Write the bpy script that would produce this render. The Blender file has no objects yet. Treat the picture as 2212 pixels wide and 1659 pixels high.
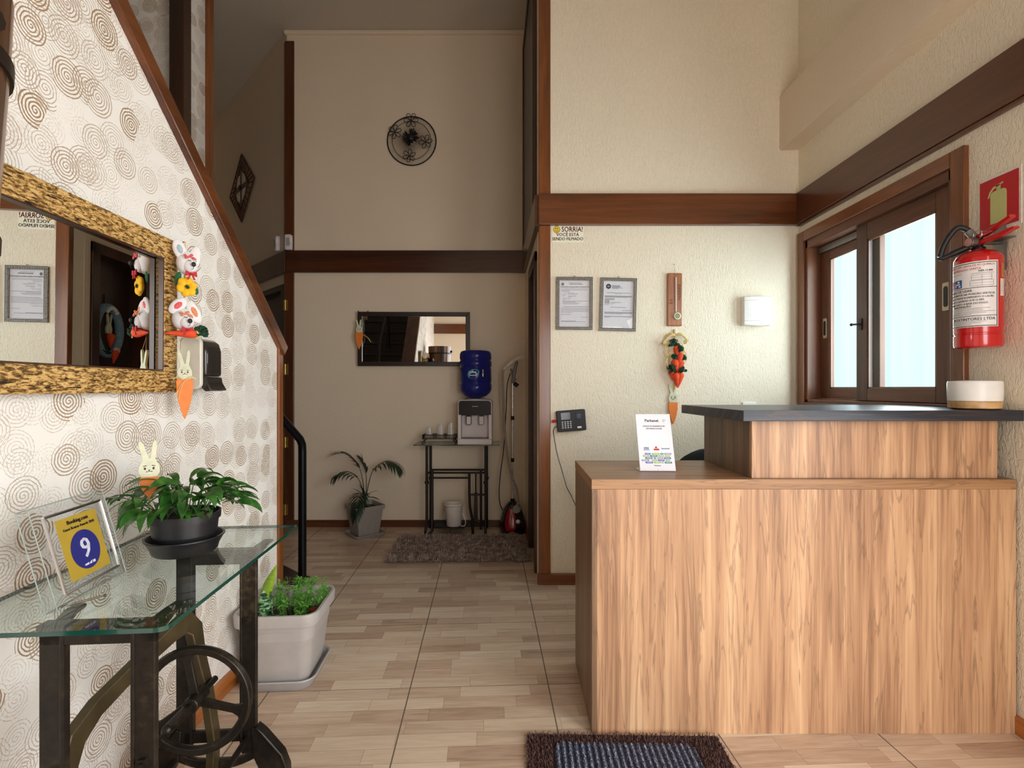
import bpy, bmesh, math, random
from mathutils import Vector, Matrix, Euler, noise

PI = math.pi
R = math.radians
SC = bpy.context.scene
COL = SC.collection
random.seed(7)

# ------------------------------------------------------------------ camera, world, lights, exposure
F = 1112.0            # focal length in pixels of the 2212 px wide frame
CAM_H = 1.2
cam_data = bpy.data.cameras.new('camera')
cam = bpy.data.objects.new('camera', cam_data)
COL.objects.link(cam)
cam.location = (0, 0, CAM_H)
cam.rotation_euler = (R(90), 0, 0)
cam_data.sensor_width = 36
cam_data.lens = 36 * F / 2212
cam_data.shift_y = 8.5 / 2212
cam_data.clip_start = 0.02
SC.camera = cam

SC.view_settings.view_transform = 'Standard'
SC.view_settings.look = 'None'
SC.view_settings.gamma = 1
SC.view_settings.use_curve_mapping = False
SC.view_settings.exposure = 0.0
SC.cycles.use_denoising = True
SC.cycles.max_bounces = 14
SC.cycles.diffuse_bounces = 8
SC.cycles.glossy_bounces = 6
SC.cycles.transparent_max_bounces = 16
SC.cycles.caustics_reflective = False
SC.cycles.caustics_refractive = False
SC.cycles.sample_clamp_indirect = 6

world = bpy.data.worlds.new('world')
SC.world = world
world.use_nodes = True
wn = world.node_tree.nodes
wl = world.node_tree.links
bg = wn['Background']
sky = wn.new('ShaderNodeTexSky')
sky.sky_type = 'HOSEK_WILKIE'
sky.sun_direction = Vector((0.5, -0.6, 0.62)).normalized()
sky.turbidity = 8
mixw = wn.new('ShaderNodeMixRGB')
mixw.inputs[0].default_value = 0.75
mixw.inputs[2].default_value = (0.80, 0.92, 1.0, 1)
wl.new(sky.outputs[0], mixw.inputs[1])
wl.new(mixw.outputs[0], bg.inputs[0])
bg.inputs[1].default_value = 2.7


def daylight(name, loc, rot, sx, sy, power, col):
    d = bpy.data.lights.new(name, 'AREA')
    d.shape = 'RECTANGLE'
    d.size, d.size_y = sx, sy
    d.energy = power
    d.color = col
    o = bpy.data.objects.new(name, d)
    COL.objects.link(o)
    o.location = loc
    o.rotation_euler = rot
    return o


# daylight entering through the side window, and through the open entrance door beside the camera
daylight('window_daylight', (2.02, 2.53, 1.60), (0, R(90), 0), 0.86, 1.04, 30, (0.93, 0.97, 1.0))
daylight('entrance_daylight', (2.05, -0.2, 1.25), (0, R(68), 0), 2.0, 2.0, 92, (1.0, 0.97, 0.94))
daylight('added_rear_daylight', (1.02, -1.62, 1.25), (R(62), 0, 0), 1.15, 1.9, 40, (1.0, 0.97, 0.94))  # added lamp in an unseen rear opening, brightens floor and desk front


# ------------------------------------------------------------------ helpers: objects
def srgb(r, g, b, a=1):
    def f(c):
        c /= 255.0
        return c / 12.92 if c <= 0.04045 else ((c + 0.055) / 1.055) ** 2.4
    return (f(r), f(g), f(b), a)


def P(u, v, d):
    """point seen at pixel (u, v) of the photograph at distance d in front of the camera"""
    return Vector(((u - 1106) / F * d, d, CAM_H - (v - 838) / F * d))


def tag(o, label=None, cat=None, group=None, kind=None):
    if label: o['label'] = label
    if cat: o['category'] = cat
    if group: o['group'] = group
    if kind: o['kind'] = kind
    return o


def thing(name, label, cat, loc=(0, 0, 0), rotz=0.0, group=None, rotx=0.0):
    o = bpy.data.objects.new(name, None)
    COL.objects.link(o)
    o.empty_display_size = 0.05
    o.location = loc
    o.rotation_euler = (rotx, 0, rotz)
    return tag(o, label, cat, group)


def struct(name, loc=(0, 0, 0), rotz=0.0):
    o = bpy.data.objects.new(name, None)
    COL.objects.link(o)
    o.location = loc
    o.rotation_euler = (0, 0, rotz)
    o['kind'] = 'structure'
    return o


def copy_thing(o, loc=None, rotz=None, label=None):
    c = o.copy()
    COL.objects.link(c)
    if loc is not None: c.location = loc
    if rotz is not None: c.rotation_euler = (0, 0, rotz)
    if label: c['label'] = label
    for ch in list(o.children):
        d = ch.copy()
        COL.objects.link(d)
        d.parent = c
        for g in list(ch.children):
            e = g.copy()
            COL.objects.link(e)
            e.parent = d
    return c


class MB:
    """collects simple shapes into one mesh"""

    def __init__(s):
        s.v, s.f, s.m = [], [], []
        s.mi = 0

    def add(s, vs, fs, M=None):
        o = len(s.v)
        for p in vs:
            p = Vector(p)
            s.v.append(M @ p if M is not None else p)
        for f in fs:
            s.f.append([i + o for i in f])
            s.m.append(s.mi)
        return s

    def box(s, x0, x1, y0, y1, z0, z1, M=None):
        vs = [(x0, y0, z0), (x1, y0, z0), (x1, y1, z0), (x0, y1, z0), (x0, y0, z1), (x1, y0, z1), (x1, y1, z1), (x0, y1, z1)]
        return s.add(vs, [(3, 2, 1, 0), (4, 5, 6, 7), (0, 1, 5, 4), (1, 2, 6, 5), (2, 3, 7, 6), (3, 0, 4, 7)], M)

    def prism(s, base, vec, M=None):
        n = len(base)
        vec = Vector(vec)
        vs = [Vector(p) for p in base] + [Vector(p) + vec for p in base]
        fs = [list(range(n))[::-1], list(range(n, 2 * n))] + [(i, (i + 1) % n, (i + 1) % n + n, i + n) for i in range(n)]
        return s.add(vs, fs, M)

    def flat(s, pts, y=0.0, t=0.004, M=None):
        """outline given as (x, z) in a wall plane, thickness t towards -y"""
        return s.prism([(x, y, z) for x, z in pts], (0, -t, 0), M)

    def tube(s, pts, r, seg=8, closed=False, M=None):
        pts = [Vector(p) for p in pts]
        n = len(pts)
        rs = r if isinstance(r, (list, tuple)) else [r] * n
        tang = []
        for i in range(n):
            if closed:
                t = pts[(i + 1) % n] - pts[i - 1]
            else:
                t = pts[min(i + 1, n - 1)] - pts[max(i - 1, 0)]
            tang.append(t.normalized() if t.length > 1e-9 else Vector((0, 0, 1)))
        a = tang[0].orthogonal().normalized()
        vs = []
        for i in range(n):
            a = (a - tang[i] * a.dot(tang[i]))
            a = a.normalized() if a.length > 1e-6 else tang[i].orthogonal().normalized()
            b = tang[i].cross(a)
            for k in range(seg):
                w = 2 * PI * k / seg
                vs.append(pts[i] + (a * math.cos(w) + b * math.sin(w)) * rs[i])
        fs = []
        for i in range(n if closed else n - 1):
            j = (i + 1) % n
            for k in range(seg):
                q = (k + 1) % seg
                fs.append((i * seg + k, i * seg + q, j * seg + q, j * seg + k))
        if not closed:
            fs.append(tuple(range(seg))[::-1])
            fs.append(tuple((n - 1) * seg + k for k in range(seg)))
        return s.add(vs, fs, M)

    def lathe(s, prof, c=(0, 0, 0), seg=32, M=None):
        """profile of (radius, z); closed at both ends unless the profile is a loop"""
        c = Vector(c)
        vs, fs = [], []
        n = len(prof)
        for r, z in prof:
            for k in range(seg):
                w = 2 * PI * k / seg
                vs.append(c + Vector((r * math.cos(w), r * math.sin(w), z)))
        for i in range(n - 1):
            for k in range(seg):
                q = (k + 1) % seg
                fs.append((i * seg + k, i * seg + q, (i + 1) * seg + q, (i + 1) * seg + k))
        fs.append(tuple(range(seg))[::-1])
        fs.append(tuple((n - 1) * seg + k for k in range(seg)))
        return s.add(vs, fs, M)

    def ball(s, c, r, M=None, seg=16, rings=10):
        if not isinstance(r, (list, tuple)): r = (r, r, r)
        c = Vector(c)
        vs = [c + Vector((0, 0, -r[2]))]
        for i in range(1, rings):
            t = -PI / 2 + PI * i / rings
            for k in range(seg):
                w = 2 * PI * k / seg
                vs.append(c + Vector((r[0] * math.cos(t) * math.cos(w), r[1] * math.cos(t) * math.sin(w), r[2] * math.sin(t))))
        vs.append(c + Vector((0, 0, r[2])))
        fs = []
        for k in range(seg):
            q = (k + 1) % seg
            fs.append((0, 1 + q, 1 + k))
            for i in range(rings - 2):
                fs.append((1 + i * seg + k, 1 + i * seg + q, 1 + (i + 1) * seg + q, 1 + (i + 1) * seg + k))
            fs.append((1 + (rings - 2) * seg + k, 1 + (rings - 2) * seg + q, len(vs) - 1))
        return s.add(vs, fs, M)

    def rr(s, w, d, h, rad, z0=0.0, seg=5, taper=1.0, c=(0, 0)):
        """rounded rectangular block standing on z0"""
        vs = []
        for z, k in ((z0, 1.0), (z0 + h, taper)):
            for x, y in rrect(w * k, d * k, rad * k, seg):
                vs.append((x + c[0], y + c[1], z))
        n = len(vs) // 2
        fs = [tuple(range(n))[::-1], tuple(range(n, 2 * n))] + [(i, (i + 1) % n, (i + 1) % n + n, i + n) for i in range(n)]
        return s.add(vs, fs)

    def loft(s, loops, cap=True):
        n = len(loops[0])
        vs = [p for l in loops for p in l]
        fs = []
        for i in range(len(loops) - 1):
            for k in range(n):
                q = (k + 1) % n
                fs.append((i * n + k, i * n + q, (i + 1) * n + q, (i + 1) * n + k))
        if cap:
            fs.append(tuple(range(n))[::-1])
            fs.append(tuple((len(loops) - 1) * n + k for k in range(n)))
        return s.add(vs, fs)

    def leaf(s, p, az, el, L, W, droop, seg=6, fold=0.25, roll=0.0, prof=None):
        p = Vector(p)
        side = Vector((-math.sin(az), math.cos(az), 0))
        vs, fs = [], []
        for i in range(seg + 1):
            t = i / seg
            e = el - droop * t
            dirv = Vector((math.cos(az) * math.cos(e), math.sin(az) * math.cos(e), math.sin(e)))
            up = side.cross(dirv) * -1
            sd = side * math.cos(roll) + up * math.sin(roll)
            w = (prof(t) if prof else math.sin(PI * min(1, t * 0.94 + 0.06)) ** 0.8 * (1.15 - 0.5 * t)) * W / 2
            if i == seg: w = 0.0004
            vs += [p - sd * w + up * w * fold, p.copy(), p + sd * w + up * w * fold]
            p = p + dirv * (L / seg)
        for i in range(seg):
            a = i * 3
            fs += [(a, a + 1, a + 4, a + 3), (a + 1, a + 2, a + 5, a + 4)]
        return s.add(vs, fs)

    def text(s, body, size, x, z, y=0.0, align='CENTER', ext=0.0006, bend=None, sx=1.0, shear=0.0):
        """lettering in the x-z plane, readable from -y"""
        cu = bpy.data.curves.new('t', 'FONT')
        cu.body = body
        cu.size = size
        cu.align_x = align
        cu.align_y = 'CENTER'
        cu.extrude = ext
        cu.shear = shear
        cu.resolution_u = 2
        ob = bpy.data.objects.new('t', cu)
        me = bpy.data.meshes.new_from_object(ob)
        vs = []
        for q in me.vertices:
            px, pz, py = q.co.x * sx + x, q.co.y + z, y - q.co.z
            if bend:
                rad, ph0 = bend
                ph = ph0 + px / rad
                rr_ = rad - py
                vs.append((rr_ * math.sin(ph), -rr_ * math.cos(ph), pz))
            else:
                vs.append((px, py, pz))
        fs = [tuple(f.vertices) for f in me.polygons]
        s.add(vs, fs)
        bpy.data.objects.remove(ob)
        bpy.data.meshes.remove(me)
        bpy.data.curves.remove(cu)
        return s

    def build(s, name, mats, parent=None, loc=None, rotz=None, smooth=None, bevel=0.0, bseg=2, label=None, solid=0.0, sub=0, fix=True):
        me = bpy.data.meshes.new(name)
        me.from_pydata([tuple(p) for p in s.v], [], s.f)
        mats = mats if isinstance(mats, (list, tuple)) else [mats]
        for m in mats: me.materials.append(m)
        for i, q in enumerate(me.polygons):
            q.material_index = s.m[i]
        if fix:
            bm = bmesh.new()
            bm.from_mesh(me)
            bmesh.ops.recalc_face_normals(bm, faces=bm.faces)
            bm.to_mesh(me)
            bm.free()
        if smooth is not None:
            for q in me.polygons: q.use_smooth = True
            me.set_sharp_from_angle(angle=R(smooth))
        o = bpy.data.objects.new(name, me)
        COL.objects.link(o)
        if parent: o.parent = parent
        if loc is not None: o.location = loc
        if rotz is not None: o.rotation_euler = (0, 0, rotz)
        if solid:
            md = o.modifiers.new('solid', 'SOLIDIFY')
            md.thickness = solid
            md.offset = 0
        if bevel:
            md = o.modifiers.new('bevel', 'BEVEL')
            md.width = bevel
            md.segments = bseg
            md.limit_method = 'ANGLE'
            md.angle_limit = R(40)
        if sub:
            md = o.modifiers.new('sub', 'SUBSURF')
            md.levels = md.render_levels = sub
        if label: o['label'] = label
        return o


def rrect(w, d, rad, seg=5):
    pts = []
    for cx, cy, a0 in ((w / 2 - rad, d / 2 - rad, 0), (-w / 2 + rad, d / 2 - rad, 90), (-w / 2 + rad, -d / 2 + rad, 180), (w / 2 - rad, -d / 2 + rad, 270)):
        for i in range(seg + 1):
            a = R(a0 + 90 * i / seg)
            pts.append((cx + rad * math.cos(a), cy + rad * math.sin(a)))
    return pts


def curve_pts(ctrl, n=24):
    """Catmull-Rom through control points"""
    c = [Vector(p) for p in ctrl]
    c = [c[0] * 2 - c[1]] + c + [c[-1] * 2 - c[-2]]
    out = []
    m = len(c) - 3
    for i in range(m):
        for k in range(n // m + 1 if i == m - 1 else n // m):
            t = k / (n // m)
            p0, p1, p2, p3 = c[i:i + 4]
            out.append(0.5 * ((2 * p1) + (p2 - p0) * t + (2 * p0 - 5 * p1 + 4 * p2 - p3) * t * t + (3 * p1 - p0 - 3 * p2 + p3) * t ** 3))
    return out


def circle(cx, cz, rx, rz=None, n=28, a0=0, a1=360):
    rz = rx if rz is None else rz
    full = abs(a1 - a0) >= 360
    return [(cx + rx * math.cos(R(a0 + (a1 - a0) * i / (n if full else n - 1))), cz + rz * math.sin(R(a0 + (a1 - a0) * i / (n if full else n - 1)))) for i in range(n)]


def rrz(cx, cz, w, h, rad, seg=4):
    return [(cx + x, cz + z) for x, z in rrect(w, h, rad, seg)]


# ------------------------------------------------------------------ helpers: materials
class NT:
    def __init__(s, name):
        s.mat = bpy.data.materials.new(name)
        s.mat.use_nodes = True
        s.t = s.mat.node_tree
        s.b = s.t.nodes['Principled BSDF']
        s.out = s.t.nodes['Material Output']

    def n(s, typ, **kw):
        x = s.t.nodes.new(typ)
        for k, v in kw.items(): setattr(x, k, v)
        return x

    def l(s, a, b): s.t.links.new(a, b)

    def val(s, inp, v):
        if hasattr(v, 'is_output') or isinstance(v, bpy.types.NodeSocket): s.l(v, inp)
        else: inp.default_value = v

    def math(s, op, a, b=None, c=None, clamp=False):
        x = s.n('ShaderNodeMath', operation=op, use_clamp=clamp)
        for i, v in enumerate((a, b, c)):
            if v is not None: s.val(x.inputs[i], v)
        return x.outputs[0]

    def coords(s, kind='Object'):
        tc = s.n('ShaderNodeTexCoord')
        return tc.outputs[kind]

    def sep(s, v):
        x = s.n('ShaderNodeSeparateXYZ')
        s.l(v, x.inputs[0])
        return x.outputs

    def comb(s, x=0.0, y=0.0, z=0.0):
        c = s.n('ShaderNodeCombineXYZ')
        for i, v in enumerate((x, y, z)): s.val(c.inputs[i], v)
        return c.outputs[0]

    def noise(s, v, scale=5, detail=2, rough=0.5, dist=0.0, dim='3D'):
        x = s.n('ShaderNodeTexNoise', noise_dimensions=dim)
        if v is not None: s.l(v, x.inputs['Vector'])
        x.inputs['Scale'].default_value = scale
        x.inputs['Detail'].default_value = detail
        x.inputs['Roughness'].default_value = rough
        x.inputs['Distortion'].default_value = dist
        return x.outputs[0], x.outputs[1]

    def ramp(s, fac, stops, interp='LINEAR'):
        x = s.n('ShaderNodeValToRGB')
        x.color_ramp.interpolation = interp
        e = x.color_ramp.elements
        while len(e) < len(stops): e.new(0.5)
        for i, (p, c) in enumerate(stops):
            e[i].position = p
            e[i].color = c if len(c) == 4 else (*c, 1)
        s.l(fac, x.inputs[0])
        return x.outputs[0]

    def mix(s, fac, a, b, mode='MIX'):
        x = s.n('ShaderNodeMixRGB', blend_type=mode)
        s.val(x.inputs[0], fac)
        s.val(x.inputs[1], a)
        s.val(x.inputs[2], b)
        return x.outputs[0]

    def bump(s, h, strength=0.3, dist=0.01):
        x = s.n('ShaderNodeBump')
        x.inputs['Strength'].default_value = strength
        x.inputs['Distance'].default_value = dist
        s.l(h, x.inputs['Height'])
        s.l(x.outputs[0], s.b.inputs['Normal'])

    def set(s, **kw):
        names = dict(color='Base Color', rough='Roughness', metal='Metallic', spec='Specular IOR Level', coat='Coat Weight', coatr='Coat Roughness', trans='Transmission Weight', ior='IOR', sheen='Sheen Weight', sss='Subsurface Weight', alpha='Alpha')
        for k, v in kw.items(): s.val(s.b.inputs[names[k]], v)
        return s


def plain(name, rgb, rough=0.5, metal=0.0, var=0.06, scale=30, bump=0.0, bscale=120, coat=0.0, spec=0.5, sheen=0.0):
    n = NT(name)
    c = srgb(*rgb)
    v = n.coords()
    f, _ = n.noise(v, scale, 3)
    lo = tuple(x * (1 - var * 2) for x in c[:3]) + (1,)
    hi = tuple(min(1, x * (1 + var * 2)) for x in c[:3]) + (1,)
    n.set(color=n.ramp(f, [(0.3, lo), (0.7, hi)]), rough=rough, metal=metal, coat=coat, spec=spec, sheen=sheen)
    if bump:
        h, _ = n.noise(v, bscale, 3)
        n.bump(h, bump, 0.004)
    return n.mat


def wood(name, dark, mid, light, axis='x', scale=1.0, rough=0.3, coat=0.3, coatr=0.15, band=6.0, fine=80.0, bump=0.04):
    """grain runs along the given axis"""
    n = NT(name)
    x, y, z = n.sep(n.coords())
    k = {'x': (0.06, 1, 1), 'y': (1, 0.06, 1), 'z': (1, 1, 0.06)}[axis]
    v = n.comb(n.math('MULTIPLY', x, k[0] * scale), n.math('MULTIPLY', y, k[1] * scale), n.math('MULTIPLY', z, k[2] * scale))
    a, _ = n.noise(v, band, 4, 0.55, 0.8)
    b, _ = n.noise(v, fine, 3, 0.6, 0.2)
    f = n.math('ADD', n.math('MULTIPLY', a, 0.72), n.math('MULTIPLY', b, 0.28))
    n.set(color=n.ramp(f, [(0.33, srgb(*dark)), (0.5, srgb(*mid)), (0.67, srgb(*light))]), rough=rough, coat=coat, coatr=coatr)
    if bump: n.bump(b, bump, 0.002)
    return n.mat


def glassy(name, tint=(0.93, 0.98, 0.96), rough=0.0, refl=1.0):
    """clear sheet: lets light straight through and mirrors at grazing angles"""
    n = NT(name)
    n.t.nodes.remove(n.b)
    tr = n.n('ShaderNodeBsdfTransparent')
    tr.inputs[0].default_value = (*tint, 1)
    gl = n.n('ShaderNodeBsdfGlossy')
    gl.inputs['Roughness'].default_value = rough
    fr = n.n('ShaderNodeFresnel')
    geo = n.n('ShaderNodeNewGeometry')
    # same reflection from both faces of the sheet
    n.l(n.math('SUBTRACT', 1.5, n.math('MULTIPLY', geo.outputs['Backfacing'], 1.5 - 1 / 1.5)), fr.inputs[0])
    mx = n.n('ShaderNodeMixShader')
    n.l(n.math('MULTIPLY', fr.outputs[0], refl, clamp=True), mx.inputs[0])
    n.l(tr.outputs[0], mx.inputs[1])
    n.l(gl.outputs[0], mx.inputs[2])
    n.l(mx.outputs[0], n.out.inputs[0])
    return n.mat


M = {}


def stucco(name, rgb, strength, dist, sc, stretch=0.5, var=0.03, speck=False):
    n = NT(name)
    x, y, z = n.sep(n.coords())
    v = n.comb(n.math('ADD', x, n.math('MULTIPLY', y, 1.0)), n.math('MULTIPLY', z, stretch), 0.0)
    a, _ = n.noise(v, sc, 2, 0.5, 0.9)
    h = n.ramp(a, [(0.40, (0, 0, 0, 1)), (0.52, (1, 1, 1, 1)), (0.60, (0.85, 0.85, 0.85, 1))])
    b, _ = n.noise(v, sc * 5, 2)
    hh = n.math('ADD', h, n.math('MULTIPLY', b, 0.2))
    big, _ = n.noise(v, 1.3, 3)
    c = srgb(*rgb)
    col = n.ramp(big, [(0.3, tuple(k * (1 - var) for k in c[:3])), (0.7, tuple(min(1, k * (1 + var)) for k in c[:3]))])
    n.set(color=col, rough=0.75, spec=0.25)
    n.bump(hh, strength, dist)
    return n.mat


M['stucco'] = stucco('textured_cream_plaster', (238, 229, 209), 0.5, 0.004, 92, 0.36)
M['plaster'] = stucco('smooth_cream_plaster', (226, 211, 190), 0.25, 0.0015, 60, 0.8)
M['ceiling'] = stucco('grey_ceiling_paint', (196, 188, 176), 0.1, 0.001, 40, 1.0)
M['beam'] = wood('varnished_beam_wood', (56, 28, 12), (96, 50, 22), (122, 68, 30), 'x', 1.0, 0.28, 0.5, 0.12, 5)
M['beam_y'] = wood('varnished_beam_wood_lengthways', (44, 21, 11), (78, 40, 21), (100, 54, 27), 'y', 1.0, 0.28, 0.4, 0.12, 5)
M['post'] = wood('orange_brown_post_wood', (88, 46, 15), (126, 70, 26), (154, 92, 38), 'z', 1.0, 0.3, 0.4, 0.15, 7)
M['darkpost'] = wood('dark_brown_post_wood', (36, 18, 10), (58, 30, 15), (78, 42, 21), 'z', 1.0, 0.32, 0.3, 0.15, 7)
M['base'] = wood('honey_baseboard_wood', (120, 66, 26), (164, 98, 44), (190, 124, 62), 'y', 1.0, 0.35, 0.3, 0.2, 7)
M['base_x'] = wood('brown_baseboard_wood', (82, 40, 18), (122, 66, 32), (148, 88, 46), 'x', 1.0, 0.35, 0.3, 0.2, 7)
M['midpost'] = wood('mid_brown_post_wood', (50, 25, 12), (84, 44, 21), (106, 60, 30), 'z', 1.0, 0.32, 0.3, 0.15, 7)
M['door'] = wood('very_dark_door_wood', (22, 12, 8), (38, 21, 13), (52, 30, 18), 'z', 1.0, 0.4, 0.2, 0.25, 6)
M['black'] = plain('black_gloss_paint', (14, 14, 16), 0.3, 0, 0.1, 20, 0, 100, 0, 0.25)
M['matte_black'] = plain('matte_black_plastic', (24, 24, 26), 0.5, 0, 0.1)
M['brass'] = plain('brass', (190, 160, 90), 0.35, 0.9)
M['white'] = plain('white_plastic', (238, 238, 236), 0.35, 0, 0.02)
M['pale_metal'] = plain('pale_cream_metal', (206, 196, 168), 0.4, 0.3, 0.03)
M['chrome'] = plain('chrome', (205, 208, 214), 0.15, 1.0, 0.02)
M['steel'] = plain('dull_steel', (140, 138, 135), 0.35, 0.9, 0.05)
M['ink'] = plain('black_ink', (22, 22, 26), 0.6, 0, 0.02)
M['grey_ink'] = plain('grey_print', (120, 120, 130), 0.6, 0, 0.02)
M['red_ink'] = plain('red_print', (190, 30, 30), 0.6, 0, 0.02)
M['blue_ink'] = plain('blue_print', (40, 92, 170), 0.6, 0, 0.02)
M['paper'] = plain('white_paper', (232, 233, 242), 0.6, 0, 0.01)
M['orange'] = plain('orange_painted_wood', (232, 128, 48), 0.55, 0, 0.05, 40)
M['cream_wood'] = plain('pale_green_cream_paint', (208, 210, 182), 0.55, 0, 0.04, 40)
M['plush'] = plain('white_plush_fabric', (232, 230, 232), 0.9, 0, 0.03, 60, 0.3, 500, sheen=0.4)
M['green_yarn'] = plain('dark_green_yarn', (22, 62, 40), 0.85, 0, 0.15, 90, 0.5, 300)
M['red_felt'] = plain('red_ribbon', (186, 26, 32), 0.7, 0, 0.08)
M['carrot'] = plain('orange_red_felt', (226, 78, 36), 0.8, 0, 0.08, 60, 0.3, 400)
M['straw'] = plain('straw_raffia', (214, 190, 130), 0.8, 0, 0.1, 80)
M['yellow'] = plain('yellow_felt', (242, 186, 26), 0.8, 0, 0.08, 60, 0.3, 300)
M['glass'] = glassy('clear_glass_sheet', (0.90, 0.955, 0.935))
M['acrylic'] = glassy('clear_acrylic', (0.95, 0.965, 0.97), 0.02)
M['clear_cover'] = glassy('clear_picture_glass', (0.985, 0.985, 0.985), 0.0, 0.6)
M['glass_edge'] = plain('dark_green_glass_edge', (14, 66, 58), 0.12, 0, 0.1, 10, 0, 100, 0.6)
mm = NT('silvered_mirror')
mm.set(color=(0.88, 0.89, 0.88, 1), metal=1.0, rough=0.0)
M['mirror'] = mm.mat


# ---- wallpaper with hand drawn spirals
def wallpaper():
    n = NT('spiral_wallpaper')
    x, y, z = n.sep(n.coords())
    s = n.math('ADD', x, y)
    base = n.comb(s, z, 0.0)
    _, wob = n.noise(base, 55, 2, 0.5)
    off = n.n('ShaderNodeVectorMath', operation='SCALE')
    sub = n.n('ShaderNodeVectorMath', operation='SUBTRACT')
    n.l(wob, sub.inputs[0])
    sub.inputs[1].default_value = (0.5, 0.5, 0.5)
    n.l(sub.outputs[0], off.inputs[0])
    off.inputs['Scale'].default_value = 0.0055
    addv = n.n('ShaderNodeVectorMath', operation='ADD')
    n.l(base, addv.inputs[0])
    n.l(off.outputs[0], addv.inputs[1])
    vec = addv.outputs[0]
    dashes, _ = n.noise(base, 160, 2, 0.6)
    total = None
    for ox, oz, cell, rings, lo, hi, rmax, wid in ((0.0, 0.0, 0.104, 12.0, 0.35, 1.1, 0.46, 0.20), (0.047, 0.061, 0.110, 12.5, 0.2, 0.85, 0.48, 0.16), (0.083, 0.017, 0.094, 11.0, 0.0, 0.65, 0.46, 0.14)):
        sh = n.n('ShaderNodeVectorMath', operation='ADD')
        n.l(vec, sh.inputs[0])
        sh.inputs[1].default_value = (ox + 3.3, oz + 1.7, 0)
        vo = n.n('ShaderNodeTexVoronoi', voronoi_dimensions='2D', feature='F1')
        n.l(sh.outputs[0], vo.inputs['Vector'])
        vo.inputs['Scale'].default_value = 1.0 / cell
        vo.inputs['Randomness'].default_value = 0.62
        d = n.n('ShaderNodeVectorMath', operation='SUBTRACT')
        n.l(sh.outputs[0], d.inputs[0])
        n.l(vo.outputs['Position'], d.inputs[1])
        dx, dy, _ = n.sep(d.outputs[0])
        ang = n.math('DIVIDE', n.math('ARCTAN2', dy, dx), 2 * PI)
        ph = n.math('ADD', n.math('MULTIPLY', vo.outputs['Distance'], rings), ang)
        fr = n.math('ABSOLUTE', n.math('SUBTRACT', n.math('FRACT', ph), 0.5))
        rc, gc, bc = n.sep(vo.outputs['Color'])
        w = n.math('ADD', n.math('MULTIPLY', rc, wid * 0.75), wid * 0.5)
        line = n.math('SMOOTH_MIN', 1.0, n.math('DIVIDE', n.math('MAXIMUM', n.math('SUBTRACT', w, fr), 0.0), 0.05), 0.01)
        line = n.math('MINIMUM', line, 1.0)
        rad = n.math('ADD', n.math('MULTIPLY', gc, 0.10), rmax - 0.06)
        mask = n.math('LESS_THAN', vo.outputs['Distance'], rad)
        stren = n.math('ADD', n.math('MULTIPLY', rc, hi - lo), lo, clamp=True)
        gap = n.math('MAXIMUM', n.math('SUBTRACT', 1.0, n.math('MULTIPLY', n.math('SUBTRACT', dashes, 0.36), 7.0), clamp=True), 0.0)
        gap = n.math('MULTIPLY', gap, n.math('SUBTRACT', 1.0, stren))
        a = n.math('MULTIPLY', n.math('MULTIPLY', line, mask), stren)
        a = n.math('MAXIMUM', n.math('SUBTRACT', a, gap), 0.0)
        total = a if total is None else n.math('MAXIMUM', total, a)
    big, _ = n.noise(base, 2.0, 2)
    paper = n.ramp(big, [(0.3, srgb(232, 228, 222)), (0.7, srgb(242, 239, 234))])
    col = n.mix(n.math('MULTIPLY', total, 0.92), paper, srgb(146, 113, 76))
    n.set(color=col, rough=0.55, spec=0.3)
    n.bump(n.math('MULTIPLY', total, -1.0), 0.15, 0.001)
    return n.mat


M['wallpaper'] = wallpaper()


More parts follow.
